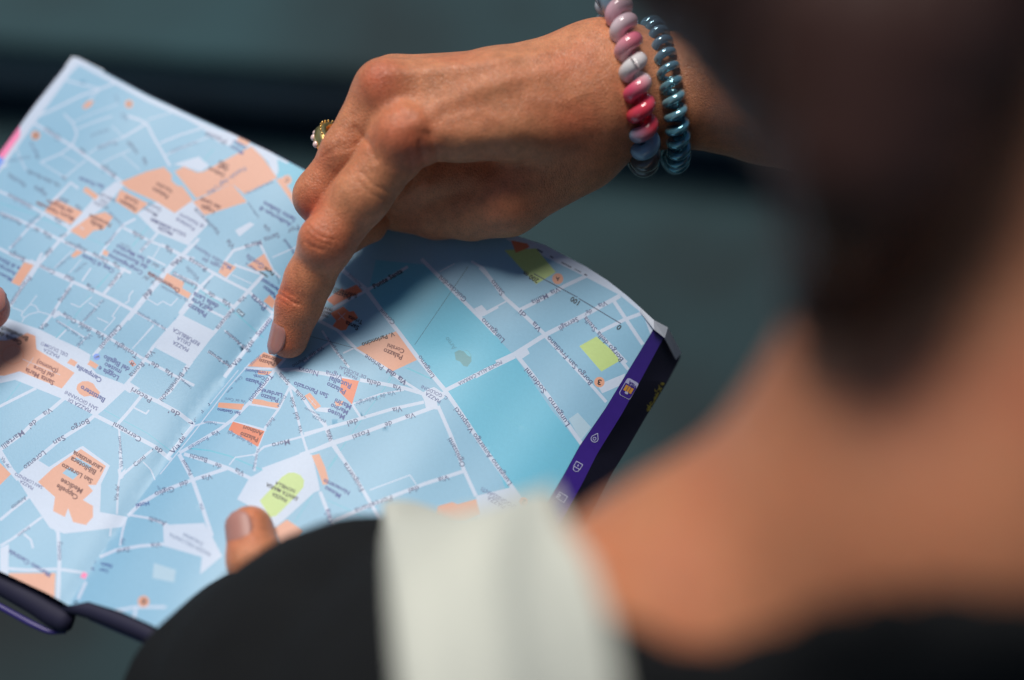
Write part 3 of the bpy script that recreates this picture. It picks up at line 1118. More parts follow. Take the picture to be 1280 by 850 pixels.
def rot_shape(pts, c, ang, s=1):
    ca, sa = math.cos(ang), math.sin(ang)
    return [(c[0] + s * (x * ca - y * sa), c[1] + s * (x * sa + y * ca)) for x, y in pts]
def put(name, polys, m, up):
    return flap_print(name, [[uv_of(*q) for q in p] for p in polys], m, flap, up)
icon_w = mat('icon_white', (.55, .58, .86), .4); icon_y = mat('icon_yellow', (.75, .38, .06), .4)
gold = mat('gold_print', (.42, .36, .05), .4)
ca = math.radians(30)
def rrect(w_, h_, r, n=4):
    p = []
    for cx, cy, a0 in ((w_ - r, h_ - r, 0), (-w_ + r, h_ - r, 90), (-w_ + r, -h_ + r, 180), (w_ - r, -h_ + r, 270)):
        for k in range(n + 1):
            a = math.radians(a0 + 90 * k / n); p.append((cx + r * math.cos(a), cy + r * math.sin(a)))
    return p
card = rrect(8.2, 12.0, 3.2)
cc = (786, 486)
put('card_icon', [rot_shape(card, cc, ca)], icon_w, .00012)
put('card_icon', [rot_shape([(x, y) for x, y in rrect(7.3, 11.1, 2.6) if y > -4.6] + [(7.3, -4.6), (-7.3, -4.6)][::-1], cc, ca)], flap_m, .00020)
put('card_icon', [rot_shape([(-5.5, -3), (5.5, -3), (5.5, 4.5), (-5.5, 4.5)], cc, ca)], icon_y, .00028)
put('card_icon', thick_line(rot_shape([(-1.6, -3), (-1.6, 4.5)], cc, ca), .5) + thick_line(rot_shape([(1.8, -3), (1.8, 4.5)], cc, ca), .5), flap_m, .00034)
put('card_icon', [rot_shape([(2.4 * math.cos(k * .52), 5.8 + 1.7 * math.sin(k * .52)) for k in range(12)], cc, ca)], icon_w, .00036)
V, T = text_tris('VISA', True)
a_ = np.array((795.6, 484.5)); b_ = np.array((786.0, 477.0)); d_ = b_ - a_; ln_ = np.hypot(*d_); d_ /= ln_; u_ = np.array([d_[1], -d_[0]])
PP = a_ + V[:, :1] * ln_ / V[:, 0].max() * d_ + (V[:, 1:] - .33) * 5.6 * u_
uvp = np.array([uv_of(*q) for q in PP])
adopt(mesh_obj('card_word', flap_pt(uvp[:, 0], uvp[:, 1], .00030), T, flap_m, None, False), flap)
drop = [(0, -6.2), (2.2, -3), (4.2, .2), (4.4, 2.6), (3, 5), (0, 6), (-3, 5), (-4.4, 2.6), (-4.2, .2), (-2.2, -3), (0, -6.2)]
cA = (744, 547)
put('drop_icon', thick_line(rot_shape(drop, cA, ca), .9) + thick_line(rot_shape([(1.9 * math.cos(k * .785), 1.6 + 1.9 * math.sin(k * .785)) for k in range(9)], cA, ca), .8), icon_w, .00012)
cB = (722, 583)
lock = [(-4.4, -5), (4.4, -5), (4.4, 2), (-4.4, 2), (-4.4, -5)]
put('lock_icon', thick_line(rot_shape(lock, cB, ca), .9) + thick_line(rot_shape([(-3.8, 2), (-3.6, 5), (-1.5, 6.6), (1.5, 6.6), (3.6, 5), (3.8, 2)], cB, ca), .9)
    + [rot_shape([(-1, -1), (0, -3), (1, -1), (0, 0)], cB, ca)], icon_w, .00012)
cC = (702, 621)
put('ticket_icon', thick_line(rot_shape([(-5, -4.2), (6.2, -4.2), (6.2, 4), (-5, 4), (-5, -4.2)], cC, math.radians(33)), .8)
    + thick_line(rot_shape([(-5, 0), (-2.4, -1.6), (-2.4, 1.5), (-5, 2.6)], cC, math.radians(33)), .8), icon_w, .00012)
random.seed(9)
scr = []
for k in range(26):
    t = k / 25; x = 829 - 20 * t + random.uniform(-2.2, 2.2); y = 479 + 36 * t + random.uniform(-1.5, 1.5)
    scr += thick_line([(x, y), (x + random.uniform(-2.6, 2.6), y + random.uniform(-3, 3)), (x + random.uniform(-2.6, 2.6), y + random.uniform(-3, 3))], 1.0)
put('gold_lettering', scr, gold, .00015)
# ------------------------------------------------------------------ skin
def skin_mat(name, base, red, rough=.46, fine=True):
    m = mat(name, base, rough)
    b = BS(m)
    b.inputs['Subsurface Weight'].default_value = .22; b.inputs['Subsurface Radius'].default_value = (1.0, .35, .18)
    b.inputs['Subsurface Scale'].default_value = .0035; b.inputs['Specular IOR Level'].default_value = .40; b.inputs['Sheen Weight'].default_value = .18; b.inputs['Sheen Roughness'].default_value = .35
    co = coords(m)
    n = N(m, 'ShaderNodeTexNoise', Scale=42, Detail=6); LK(m, co, n.inputs['Vector'])
    at = N(m, 'ShaderNodeAttribute', attribute_name='flush')
    ad = N(m, 'ShaderNodeMath', operation='ADD', use_clamp=True); LK(m, at.outputs['Fac'], ad.inputs[0])
    mr = N(m, 'ShaderNodeMapRange'); mr.inputs[1].default_value = .45; mr.inputs[2].default_value = .8; mr.inputs[4].default_value = .45
    LK(m, n.outputs[0], mr.inputs[0]); LK(m, mr.outputs[0], ad.inputs[1])
    mx = N(m, 'ShaderNodeMix', data_type='RGBA'); mx.inputs[6].default_value = (*base, 1); mx.inputs[7].default_value = (*red, 1)
    LK(m, ad.outputs[0], mx.inputs[0])
    # freckles and pores
    v = N(m, 'ShaderNodeTexVoronoi', Scale=900); LK(m, co, v.inputs['Vector'])
    mr2 = N(m, 'ShaderNodeMapRange'); mr2.inputs[1].default_value = .05; mr2.inputs[2].default_value = .5; mr2.inputs[3].default_value = .80; mr2.inputs[4].default_value = 1.06
    LK(m, v.outputs['Distance'], mr2.inputs[0])
    at2 = N(m, 'ShaderNodeAttribute', attribute_name='mole')
    sb = N(m, 'ShaderNodeMath', operation='SUBTRACT'); LK(m, mr2.outputs[0], sb.inputs[0]); LK(m, at2.outputs['Fac'], sb.inputs[1])
    sc = N(m, 'ShaderNodeVectorMath', operation='SCALE'); LK(m, mx.outputs[2], sc.inputs[0]); LK(m, sb.outputs[0], sc.inputs['Scale'])
    n4 = N(m, 'ShaderNodeTexNoise', Scale=260, Detail=3); LK(m, co, n4.inputs['Vector'])
    mr4 = N(m, 'ShaderNodeMapRange'); mr4.inputs[1].default_value = .3; mr4.inputs[2].default_value = .7; mr4.inputs[3].default_value = .86; mr4.inputs[4].default_value = 1.12
    LK(m, n4.outputs[0], mr4.inputs[0])
    sc2 = N(m, 'ShaderNodeVectorMath', operation='SCALE'); LK(m, sc.outputs[0], sc2.inputs[0]); LK(m, mr4.outputs[0], sc2.inputs['Scale'])
    LK(m, sc2.outputs[0], b.inputs['Base Color'])
    if fine:
        # skin cells: a stretched voronoi net and finer noise
        mp = N(m, 'ShaderNodeMapping'); mp.inputs['Rotation'].default_value = (.3, .2, .9); mp.inputs['Scale'].default_value = (1, .55, 1)
        LK(m, co, mp.inputs[0])
        v2 = N(m, 'ShaderNodeTexVoronoi', Scale=1050, feature='DISTANCE_TO_EDGE'); LK(m, mp.outputs[0], v2.inputs['Vector'])
        n3 = N(m, 'ShaderNodeTexNoise', Scale=500, Detail=4); LK(m, co, n3.inputs['Vector'])
        c2 = N(m, 'ShaderNodeMath', operation='MINIMUM'); LK(m, v2.outputs[0], c2.inputs[0]); c2.inputs[1].default_value = .22
        a2 = N(m, 'ShaderNodeMath', operation='MULTIPLY_ADD'); LK(m, n3.outputs[0], a2.inputs[0]); a2.inputs[1].default_value = .22; LK(m, c2.outputs[0], a2.inputs[2])
        bp = N(m, 'ShaderNodeBump', Distance=.00045, Strength=1.0); LK(m, a2.outputs[0], bp.inputs['Height']); LK(m, bp.outputs[0], b.inputs['Normal'])
    return m
skin = skin_mat('tanned_skin', (.56, .230, .112), (.52, .100, .045))
skin2 = skin_mat('rosy_skin', (.52, .25, .17), (.56, .15, .10))
nail_m = mat('fingernail', (.42, .20, .17), .18); BS(nail_m).inputs['Subsurface Weight'].default_value = .3
BS(nail_m).inputs['Subsurface Scale'].default_value = .002; BS(nail_m).inputs['Coat Weight'].default_value = .3

mm = .001
# ------------------------------------------------------------------ right hand, pointing
INDEX = [(L(505, 172, .5210), 12.0*mm), (L(452, 245, .5225), 10.2*mm), (L(408, 305, .5265), 9.6*mm), (L(386, 350, .5325), 8.7*mm), (L(374, 380, .5355), 8.3*mm), (L(361, 424, .5390), 7.2*mm)]
MIDDLE = [(L(482, 114, .5260), 11.6*mm), (L(432, 190, .5270), 8.8*mm), (L(398, 248, .5340), 8.5*mm), (L(430, 292, .5440), 7.6*mm), (L(462, 282, .5500), 6.8*mm)]
RING = [(L(492, 107, .5460), 10.6*mm), (L(450, 170, .5470), 8.4*mm), (L(415, 222, .5560), 8.0*mm), (L(446, 262, .5590), 7.0*mm), (L(470, 258, .5570), 6.4*mm)]
PINKY = [(L(508, 112, .5560), 9.5*mm), (L(462, 170, .5570), 7.2*mm), (L(448, 200, .5590), 6.8*mm), (L(475, 225, .5570), 6.0*mm)]
THUMB = [(L(722, 196, .5420), 12.8*mm), (L(632, 250, .5430), 12.6*mm), (L(590, 262, .5470), 10.9*mm), (L(545, 264, .5530), 9.9*mm), (L(498, 262, .5570), 8.0*mm)]
PALM = [[(L(742, 146, .5310), 13.7*mm), (L(640, 160, .5220), 13.0*mm), (L(505, 174, .5205), 11.6*mm)],
        [(L(748, 108, .5300), 14.2*mm), (L(620, 112, .5220), 12.6*mm), (L(484, 116, .5260), 11.6*mm)],
        [(L(752, 76, .5340), 13.2*mm), (L(620, 103, .5340), 11.5*mm), (L(492, 107, .5450), 10.6*mm)],
        [(L(758, 82, .5470), 12.6*mm), (L(640, 112, .5480), 11.0*mm), (L(508, 112, .5550), 9.5*mm)],
        [(L(735, 175, .5400), 12.0*mm), (L(640, 212, .5440), 12*mm), (L(545, 218, .5450), 12*mm), (L(500, 232, .5470), 10*mm)]]
ARM = [[(L(745, 86, .5400), 14.9*mm), (L(795, 92, .5430), 15.6*mm), (L(860, 98, .5460), 16.7*mm), (L(960, 112, .5530), 20*mm), (L(1120, 135, .5700), 26*mm)],
       [(L(745, 144, .5400), 14.9*mm), (L(795, 142, .5440), 14.2*mm), (L(860, 130, .5470), 15.2*mm), (L(960, 135, .5530), 20*mm), (L(1120, 155, .5700), 26*mm)]]
def strokes(P, Q):
    """tendons, hollows and creases on the side towards the lens; returns metres added to the surface"""
    front = (P[:, 2] < .552)
    out = np.zeros(len(P))
    def st(pts, wd, h, zmax=.556):
        nonlocal out
        q = np.array(pts, float); a0 = q.min(0) - 2.6 * wd; a1 = q.max(0) + 2.6 * wd
        i = np.nonzero((Q[:, 0] > a0[0]) & (Q[:, 0] < a1[0]) & (Q[:, 1] > a0[1]) & (Q[:, 1] < a1[1]) & (P[:, 2] < zmax))[0]
        if len(i): out[i] += h * mm * np.exp(-(poly_dist(Q[i], pts) / wd) ** 2)
    st([(512, 158), (545, 134), (600, 110), (650, 94), (700, 82)], 12, .6)
    st([(486, 92), (540, 86), (600, 79), (680, 66)], 9, .6)
    st([(500, 118), (545, 108), (600, 94), (660, 80)], 10, -.2)
    st([(530, 160), (580, 142), (640, 128)], 18, -.35)
    st([(545, 212), (590, 205), (650, 196)], 22, -2.2)
    st([(560, 180), (548, 215), (540, 250)], 13, -1.0)
    st([(585, 240), (530, 244)], 12, -.8)
    st([(560, 150), (600, 140), (625, 150)], 6, .2)
    st([(660, 125), (700, 130), (735, 115)], 7, .22)
    st([(640, 70), (700, 62), (740, 66)], 5, .25)
    st([(538, 168), (548, 196), (540, 224)], 4.2, -.45)
    st([(524, 178), (530, 204), (522, 228)], 4.0, -.38)
    st([(512, 190), (515, 212), (508, 232)], 3.6, -.28)
    st([(500, 128), (520, 140), (528, 158)], 7, .6)
    # index: middle joint
    st([(386, 283), (394, 292), (405, 297), (418, 300)], 1.6, -.30)
    st([(384, 291), (393, 299), (404, 304), (414, 306)], 1.4, -.22)
    st([(390, 276), (400, 284), (412, 289)], 1.4, -.22)
    st([(380, 302), (390, 308), (402, 312)], 1.5, -.26)
    st([(392, 290), (406, 298)], 13, .7)
    # index: end joint
    st([(345, 366), (356, 371), (366, 378), (374, 381)], 1.5, -.42)
    st([(347, 360), (357, 364), (368, 370)], 1.3, -.28)
    st([(344, 373), (354, 378), (362, 384)], 1.2, -.22)
    st([(452, 216), (468, 232), (486, 240)], 2.2, -.25); st([(446, 226), (462, 242), (480, 250)], 2.2, -.2)
    # middle finger
    for k in range(5):
        st([(402 + k * 4, 196 - k * 3), (422 + k * 3, 190 - k * 3), (440 + k * 2, 186 - k * 2)], 1.3, -.2)
    st([(444, 160), (462, 180), (470, 200)], 4, -.5)
    # wrist
    return out
def knuckles(P, d):
    for c, r in ((L(503, 166, .5105), (7, 7, 5)), (L(480, 104, .5165), (7, 7, 5)), (L(405, 298, .5200), (7, 7, 4.5)), (L(397, 240, .5290), (6.5, 6.5, 5))):
        d = smin(d, ell(P, c, [k * mm for k in r]), .007)
    return d
def f_hand(P):
    palm = chain(P, PALM[0], .004)
    for c in PALM[1:]: palm = smin(palm, chain(P, c, .004), .009)
    arm = smin(chain(P, ARM[0], .003), chain(P, ARM[1], .003), .014)
    palm = smin(palm, arm, .012)
    palm = smin(palm, chain(P, THUMB[:2], .004), .012)
    palm = smin(palm, chain(P, THUMB[1:], .003), .005)
    out = None
    for ch, k in ((INDEX, .006), (MIDDLE, .005), (RING, .005), (PINKY, .005)):
        c = smin(palm, chain(P, ch, .0035), k)
        out = c if out is None else smin(out, c, .0012)
    out = knuckles(P, out)
    return out - strokes(P, px_of(P))
def flush_of(P, spots):
    r = np.zeros(len(P))
    for c, s, a in spots: r += a * np.exp(-(((P - c) ** 2).sum(1)) / (s * mm) ** 2)
    return np.clip(r, 0, 1)
HAND_SPOTS = [(L(503, 168, .509), 9, .55), (L(474, 102, .514), 9, .8), (L(405, 298, .518), 9, .55), (L(362, 372, .530), 7, .6), (L(350, 430, .536), 8, .7),
              (L(398, 262, .526), 9, .7), (L(400, 200, .52), 9, .4), (L(520, 185, .512), 9, .5), (L(620, 275, .52), 14, .3), (L(725, 165, .515), 14, .35)]
def moles(P, Q, pts):
    r = np.zeros(len(P))
    for x, y, s, a in pts: r += a * np.exp(-(((Q - (x, y)) ** 2).sum(1)) / s ** 2)
    return np.clip(r, 0, .7)
Vh, Fh = surface(f_hand, L(325, -10, .50) - .004, np.array([.155, .005, .60]), .00062)
print('hand', len(Vh), len(Fh))

# ------------------------------------------------------------------ the rest of the woman, seen over her left shoulder
UP = np.array([0, -cp, -sp]); RT = np.array([.85, -.42, .33]); FW = np.cross(UP, RT); FW /= np.linalg.norm(FW)
NECK = L(1345, 480, .29)
HEAD = np.array([.080, -.196, .250])
def f_torso(P, cloth=0.0):
    sh = chain(P, [(NECK + np.array([.004, .0, 0]), 46*mm), (L(1175, 620, .292), 36*mm), (L(910, 800, .322), 38*mm), (L(640, 948, .37), 51*mm)], .016)
    nk = chain(P, [(NECK + np.array([.008, .012, .016]), 48*mm), (HEAD * .6 + NECK * .4 + np.array([.006, 0, 0]), 45*mm), (HEAD, 48*mm)], .02)
    d = smin(sh, nk, .02)
    chest = NECK + np.array([.02, .075, .105])
    M = np.stack([RT / np.linalg.norm(RT), UP, FW], 1)
    d = smin(d, ell(P, chest + FW * .0, [.105, .13, .075], M), .02)
    d = smin(d, ell(P, chest - UP * .22, [.12, .18, .085], M), .05)
    d = smin(d, ell(P, chest - UP * .40, [.155, .11, .11], M), .05)
    rs = chain(P, [(NECK + .02 * np.array([0, .6, .8]), 45*mm), (NECK + .11 * RT - .03 * UP, 40*mm), (NECK + .145 * RT - .05 * UP, 48*mm)], .03)
    return smin(d, rs, .04)
SHO_L = L(620, 935, .37); SHO_R = NECK + .15 * RT - .05 * UP
ELB_L = np.array([-.05, .30, .46]); WR_L = L(385, 838, .545)
ELB_R = np.array([.285, -.070, .615])
def f_arms(P):
    a = chain(P, [(SHO_L, 44*mm), ((SHO_L + ELB_L) / 2, 40*mm), (ELB_L, 36*mm)], .02)
    a = smin(a, chain(P, [(ELB_L, 36*mm), (ELB_L * .6 + WR_L * .4, 38*mm), (WR_L, 24*mm)], .02), .02)
    b = chain(P, [(SHO_R, 46*mm), ((SHO_R + ELB_R) / 2, 40*mm), (ELB_R, 35*mm)], .02)
    b = smin(b, chain(P, [(ELB_R, 35*mm), (ELB_R * .6 + L(960, 124, .548) * .4, 35*mm), (L(1120, 145, .570), 27.5*mm), (L(1060, 138, .562), 24*mm)], .02), .02)
    return a, b
def f_body(P):
    a, b = f_arms(P)
    t = smin(smin(f_torso(P), a, .03), b, .03)
    M = np.stack([np.cross(UP, FW), UP, FW], 1)
    h = ell(P, HEAD, [.072, .098, .088], M)
    face = FW * .85 - UP * .45; face /= np.linalg.norm(face)
    h = smin(h, ell(P, HEAD + face * .055 - UP * .03, [.050, .055, .045], M), .03)            # jaw
    h = smin(h, cone(P, HEAD + FW * .088 + UP * .012, HEAD + FW * .104 - UP * .022, .006, .010), .012)   # nose
    h = smin(h, cone(P, HEAD + FW * .085 - UP * .048 + RT * .018, HEAD + FW * .085 - UP * .048 - RT * .018, .006, .006), .006)  # lips
    for s in (-1, 1):
        ax = np.cross(UP, FW); ax /= np.linalg.norm(ax)
        e = HEAD + FW * .088 + UP * .012 + ax * s * .032
        h = np.maximum(h, -(np.sqrt(((P - e) ** 2).sum(1)) - .011)); h = smin(h, np.sqrt(((P - e + FW * .006) ** 2).sum(1)) - .011, .003)
        h = smin(h, ell(P, HEAD + ax * s * .074 - FW * .005, [.006, .030, .017], M), .006)      # ears
    return smin(t, h, .03)
Vb, Fb = surface(f_body, (-.16, -.34, .12), (.52, .62, .95), .0058)
print('body', len(Vb), len(Fb))

# left hand: it holds the book from below, the thumb lies on the page
TH_L = [(L(312, 662, .5025), 8.4*mm), (L(318, 700, .4970), 9.0*mm), (L(330, 745, .4920), 9.4*mm), (L(352, 810, .4980), 12.5*mm), (L(378, 866, .5200), 15*mm)]
PA_L = [[(L(385, 838, .545), 20*mm), (L(370, 800, .566), 13*mm), (L(330, 700, .575), 11*mm)],
        [(L(400, 850, .552), 20*mm), (L(430, 800, .570), 13*mm), (L(420, 690, .578), 11*mm)]]
FI_L = [[(L(300 + 38 * k, 700 - 6 * k, .575), 9.5*mm), (L(262 + 42 * k, 600 - 8 * k, .582), 8.2*mm), (L(238 + 44 * k, 530 - 6 * k, .584), 7.4*mm), (L(226 + 45 * k, 480 - 4 * k, .584), 6.6*mm)] for k in range(4)]
def f_left(P):
    palm = smin(chain(P, PA_L[0], .004), chain(P, PA_L[1], .004), .02)
    palm = smin(palm, chain(P, [(L(330, 700, .575), 11*mm), (L(420, 690, .578), 11*mm)], .004), .014)
    palm = smin(palm, chain(P, TH_L, .004), .012)
    out = palm
    for f in FI_L: out = smin(out, chain(P, f, .003), .005)
    Q = px_of(P)
    for pts, wd, h in (([(288, 708), (304, 712), (322, 712)], 2, -.3), ([(290, 716), (306, 720), (324, 720)], 2, -.25), ([(300, 655), (300, 672)], 13, -.5)):
        out += np.where(P[:, 2] < .510, -h * mm * np.exp(-(poly_dist(Q, pts) / wd) ** 2), 0)
    return out
Vl, Fl = surface(f_left, (-.145, .0, .475), (-.02, .17, .60), .0010)
def fl(V, s): return flush_of(V, s)
parts = [(Vh, Fh, fl(Vh, HAND_SPOTS), moles(Vh, px_of(Vh), [(553, 94, 1.6, .6), (545, 92, 1.0, .4), (534, 128, 1.8, .4), (423, 177, 2.2, .4), (430, 186, 1.2, .3), (596, 176, 1.4, .35)])),
         (Vb, Fb, np.full(len(Vb), .08), np.zeros(len(Vb))),
         (Vl, Fl, fl(Vl, [(L(312, 680, .51), 16, .4)]), np.zeros(len(Vl)))]
person = empty('person', W(NECK + UP * -.5), 'tanned woman in a black top with a white shoulder stripe, pointing at the map', 'person')
VV = np.concatenate([p[0] for p in parts]); off = np.cumsum([0] + [len(p[0]) for p in parts])
FF = np.concatenate([p[1] + off[i] for i, p in enumerate(parts)])
body = mesh_obj('body', W(VV), FF, skin, None, True, None, dict(flush=np.concatenate([p[2] for p in parts]), mole=np.concatenate([p[3] for p in parts])))
adopt(body, person)

def nail(parent, c, axis, dors, R0, R1, length, half, m=nail_m, tip=.0016):
    """a curved plate lying on the back of the last joint"""
    axis = axis / np.linalg.norm(axis); dors = dors - axis * (dors @ axis); dors /= np.linalg.norm(dors); side = np.cross(axis, dors)
    nu, nv = 14, 16; V = []
    for i in range(nu + 1):
        t = i / nu; R = R0 + (R1 - R0) * t
        ends = math.sqrt(max(0, 1 - abs(2 * t - 1) ** 2.4)); hw = math.radians(half) * (.12 + .88 * ends)
        drop = -.0010 * max(0, (t - .75) / .25) ** 2 - .0008 * max(0, (.18 - t) / .18)
        for j in range(nv + 1):
            a = (2 * j / nv - 1) * hw
            V.append(c + axis * (length * (t - .5)) + (dors * math.cos(a) + side * math.sin(a)) * (R + drop) - 0 * dors)
    F = [(i * (nv + 1) + j, (i + 1) * (nv + 1) + j, (i + 1) * (nv + 1) + j + 1, i * (nv + 1) + j + 1) for i in range(nu) for j in range(nv)]
    o = mesh_obj('fingernail', W(np.array(V)), F, m)
    md = o.modifiers.new('s', 'SOLIDIFY'); md.thickness = .0005; md.offset = 0
    return adopt(o, parent)
ax = INDEX[-1][0] - INDEX[-2][0]
nail(person, INDEX[-1][0] - ax / np.linalg.norm(ax) * .0005, ax, np.array([-.86, -.1, -.52]), .0077, .0070, .0142, 58)
ax = TH_L[0][0] - TH_L[1][0]
nail_l = mat('thumbnail', (.42, .20, .165), .48)
nail(person, TH_L[0][0] - ax / np.linalg.norm(ax) * .0015, ax, np.array([-.45, 0, -.9]), .0086, .0081, .0135, 48, nail_l)

# ------------------------------------------------------------------ her clothes and hair
cloth_m = noisy(mat('black_cotton', (.009, .010, .011), .95), (.009, .010, .011), 60, .3, bump=.0006, bscale=900)
BS(cloth_m).inputs['Specular IOR Level'].default_value = .15
white_m = noisy(mat('white_cotton', (.61, .63, .55), .9), (.61, .63, .55), 40, .04, bump=.0006, bscale=900)
def f_sleeve(P):
    a = chain(P, [(L(620, 962, .37), 50*mm), (L(468, 915, .435), 58*mm), (L(348, 902, .485), 47*mm), (L(352, 850, .51), 28*mm)], .02)
    b = chain(P, [(L(470, 925, .435), 54*mm), (ELB_L, 50*mm), (L(375, 900, .50), 45*mm)], .03)
    return smin(a, b, .03)
def neckline(Q):
    """photo y of the neckline as a function of photo x"""
    return np.interp(Q[:, 0], [600, 720, 770, 830, 880, 950, 1020, 1100, 1190, 1280, 1500], [560, 690, 768, 796, 810, 788, 758, 736, 730, 742, 750])
def f_clothbase(P):
    a, b = f_arms(P)
    t = smin(smin(f_torso(P), a, .03), b, .03) - .0045
    t = smin(t, f_sleeve(P), .015)
    folds = .0012 * np.sin(P[:, 0] * 160 + P[:, 1] * 60) * np.sin(P[:, 2] * 90 + 1)
    return t - folds
def f_cloth(P):
    t = f_clothbase(P)
    Q = px_of(P)
    # cut: the neckline in front of the lens, the wrists, the neck itself
    cut = (neckline(Q) - Q[:, 1]) / FPX * np.maximum(P[:, 2], .1)
    near = np.where(P[:, 0] > L(700, 0, .3)[0], cut, -1)
    top = (P - (NECK + .02 * RT)) @ UP + .012
    deep = (P[:, 2] - .40)
    t = np.maximum(t, np.where(deep > 0, np.minimum(top, .02), near))
    # the right forearm stays bare
    fore = cone(P, ELB_R, L(900, 120, .54), .048, .034)
    t = np.maximum(t, -np.maximum(fore, (P - ELB_R) @ np.array([.3, -.1, -1.0]) - .02))
    return t
Vc, Fc = surface(f_cloth, (-.18, -.16, .16), (.52, .62, .95), .0056, iters=2)
top_o = mesh_obj('black_top', W(Vc), Fc, cloth_m, None, True)
adopt(top_o, person)
def f_band(P):
    t = f_clothbase(P)
    Q = px_of(P)
    lx = np.interp(Q[:, 1], [600, 700, 850, 1400], [478, 481, 496, 540]); rx = np.interp(Q[:, 1], [600, 655, 700, 780, 850, 1400], [690, 706, 738, 762, 774, 820])
    f = .0008 * np.sin((Q[:, 0] - lx) / 26.0) + .0004 * np.sin((Q[:, 0] - lx) / 14.0 + 1)
    t = t - .0040 - f
    s = P[:, 2] / FPX
    t = np.maximum(t, (lx - Q[:, 0]) * s); t = np.maximum(t, (Q[:, 0] - rx) * s)
    return np.maximum(t, P[:, 2] - .50)
Vw, Fw = surface(f_band, (-.07, .01, .25), (.06, .30, .51), .0026, iters=2)
adopt(mesh_obj('white_stripe', W(Vw), Fw, white_m, None, True), person)
hair_m = mat('dark_hair', (.050, .018, .011), .5)  # brown reddened towards the colour of the shaded neck
def f_hair(P):
    M = np.stack([np.cross(UP, FW), UP, FW], 1)
    c = HEAD + UP * .012 - FW * .018
    d = ell(P, c, [.086, .102, .098], M)
    d = smin(d, ell(P, HEAD - FW * .115 + UP * .07, [.038, .036, .036], M), .02)    # knot at the back of the head
    d = smin(d, chain(P, [(L(905, -140, .31), 32*mm), (L(1085, 60, .290), 28*mm), (L(1095, 200, .275), 15*mm), (L(1060, 310, .268), 9.5*mm), (L(1022, 385, .268), 5*mm)], .015), .02)
    d = smin(d, chain(P, [(L(1170, -160, .245), 34*mm), (L(1120, 50, .240), 20*mm), (L(1085, 205, .240), 12*mm), (L(1068, 300, .245), 7*mm)], .015), .015)   # locks beside the neck, shaped to stand in for its soft shade
    q = (P - c) @ M
    ang = np.arctan2(q[:, 0], q[:, 2] + 1e-6)
    return d - .0012 * np.sin(ang * 70 + q[:, 1] * 60) - .0008 * np.sin(ang * 133 + 2 + q[:, 1] * 90)
Vq, Fq = surface(f_hair, (-.05, -.36, .10), (.28, .0, .46), .0034, iters=2)
adopt(mesh_obj('hair', W(Vq), Fq, hair_m, None, True), person)
print('cloth', len(Vc), len(Vw), len(Vq))

# ------------------------------------------------------------------ the other reader: a thumb on the left page
T2 = [(L(-16, 386, .5430), 8.4*mm), (L(-55, 388, .5380), 9.6*mm), (L(-110, 396, .5400), 10*mm), (L(-200, 430, .5550), 14*mm)]
P2 = [(L(-215, 440, .570), 20*mm), (L(-160, 480, .585), 14*mm), (L(-140, 400, .590), 13*mm)]
F2 = [[(L(-150, 370 + 38 * k, .588), 10*mm), (L(-90, 372 + 36 * k, .590), 8.5*mm), (L(-40, 380 + 33 * k, .588), 7.6*mm), (L(0, 386 + 32 * k, .586), 7*mm)] for k in range(4)]
def f_other(P):
    d = smin(chain(P, P2, .01), chain(P, T2, .004), .014)
    d = smin(d, chain(P, [(L(-215, 440, .570), 22*mm), (L(-330, 470, .580), 24*mm), (L(-700, 560, .62), 34*mm)], .01), .02)
    for f in F2: d = smin(d, chain(P, f, .003), .006)
    return d
V2, F2f = surface(f_other, (-.52, -.06, .515), (-.17, .14, .68), .0016)
other = empty('person', WL(-400, 500, .6), 'hand of a second reader reaching in at the far left edge of the map', 'person')
adopt(mesh_obj('hand', W(V2), F2f, skin2, None, True, None, dict(flush=flush_of(V2, [(L(-10, 388, .535), 14, .9)]), mole=np.zeros(len(V2)))), other)
ax = T2[0][0] - T2[1][0]
nail(other, T2[0][0] - ax / np.linalg.norm(ax) * .001, ax, np.array([.1, -.5, -.85]), .0092, .0086, .0150, 52)
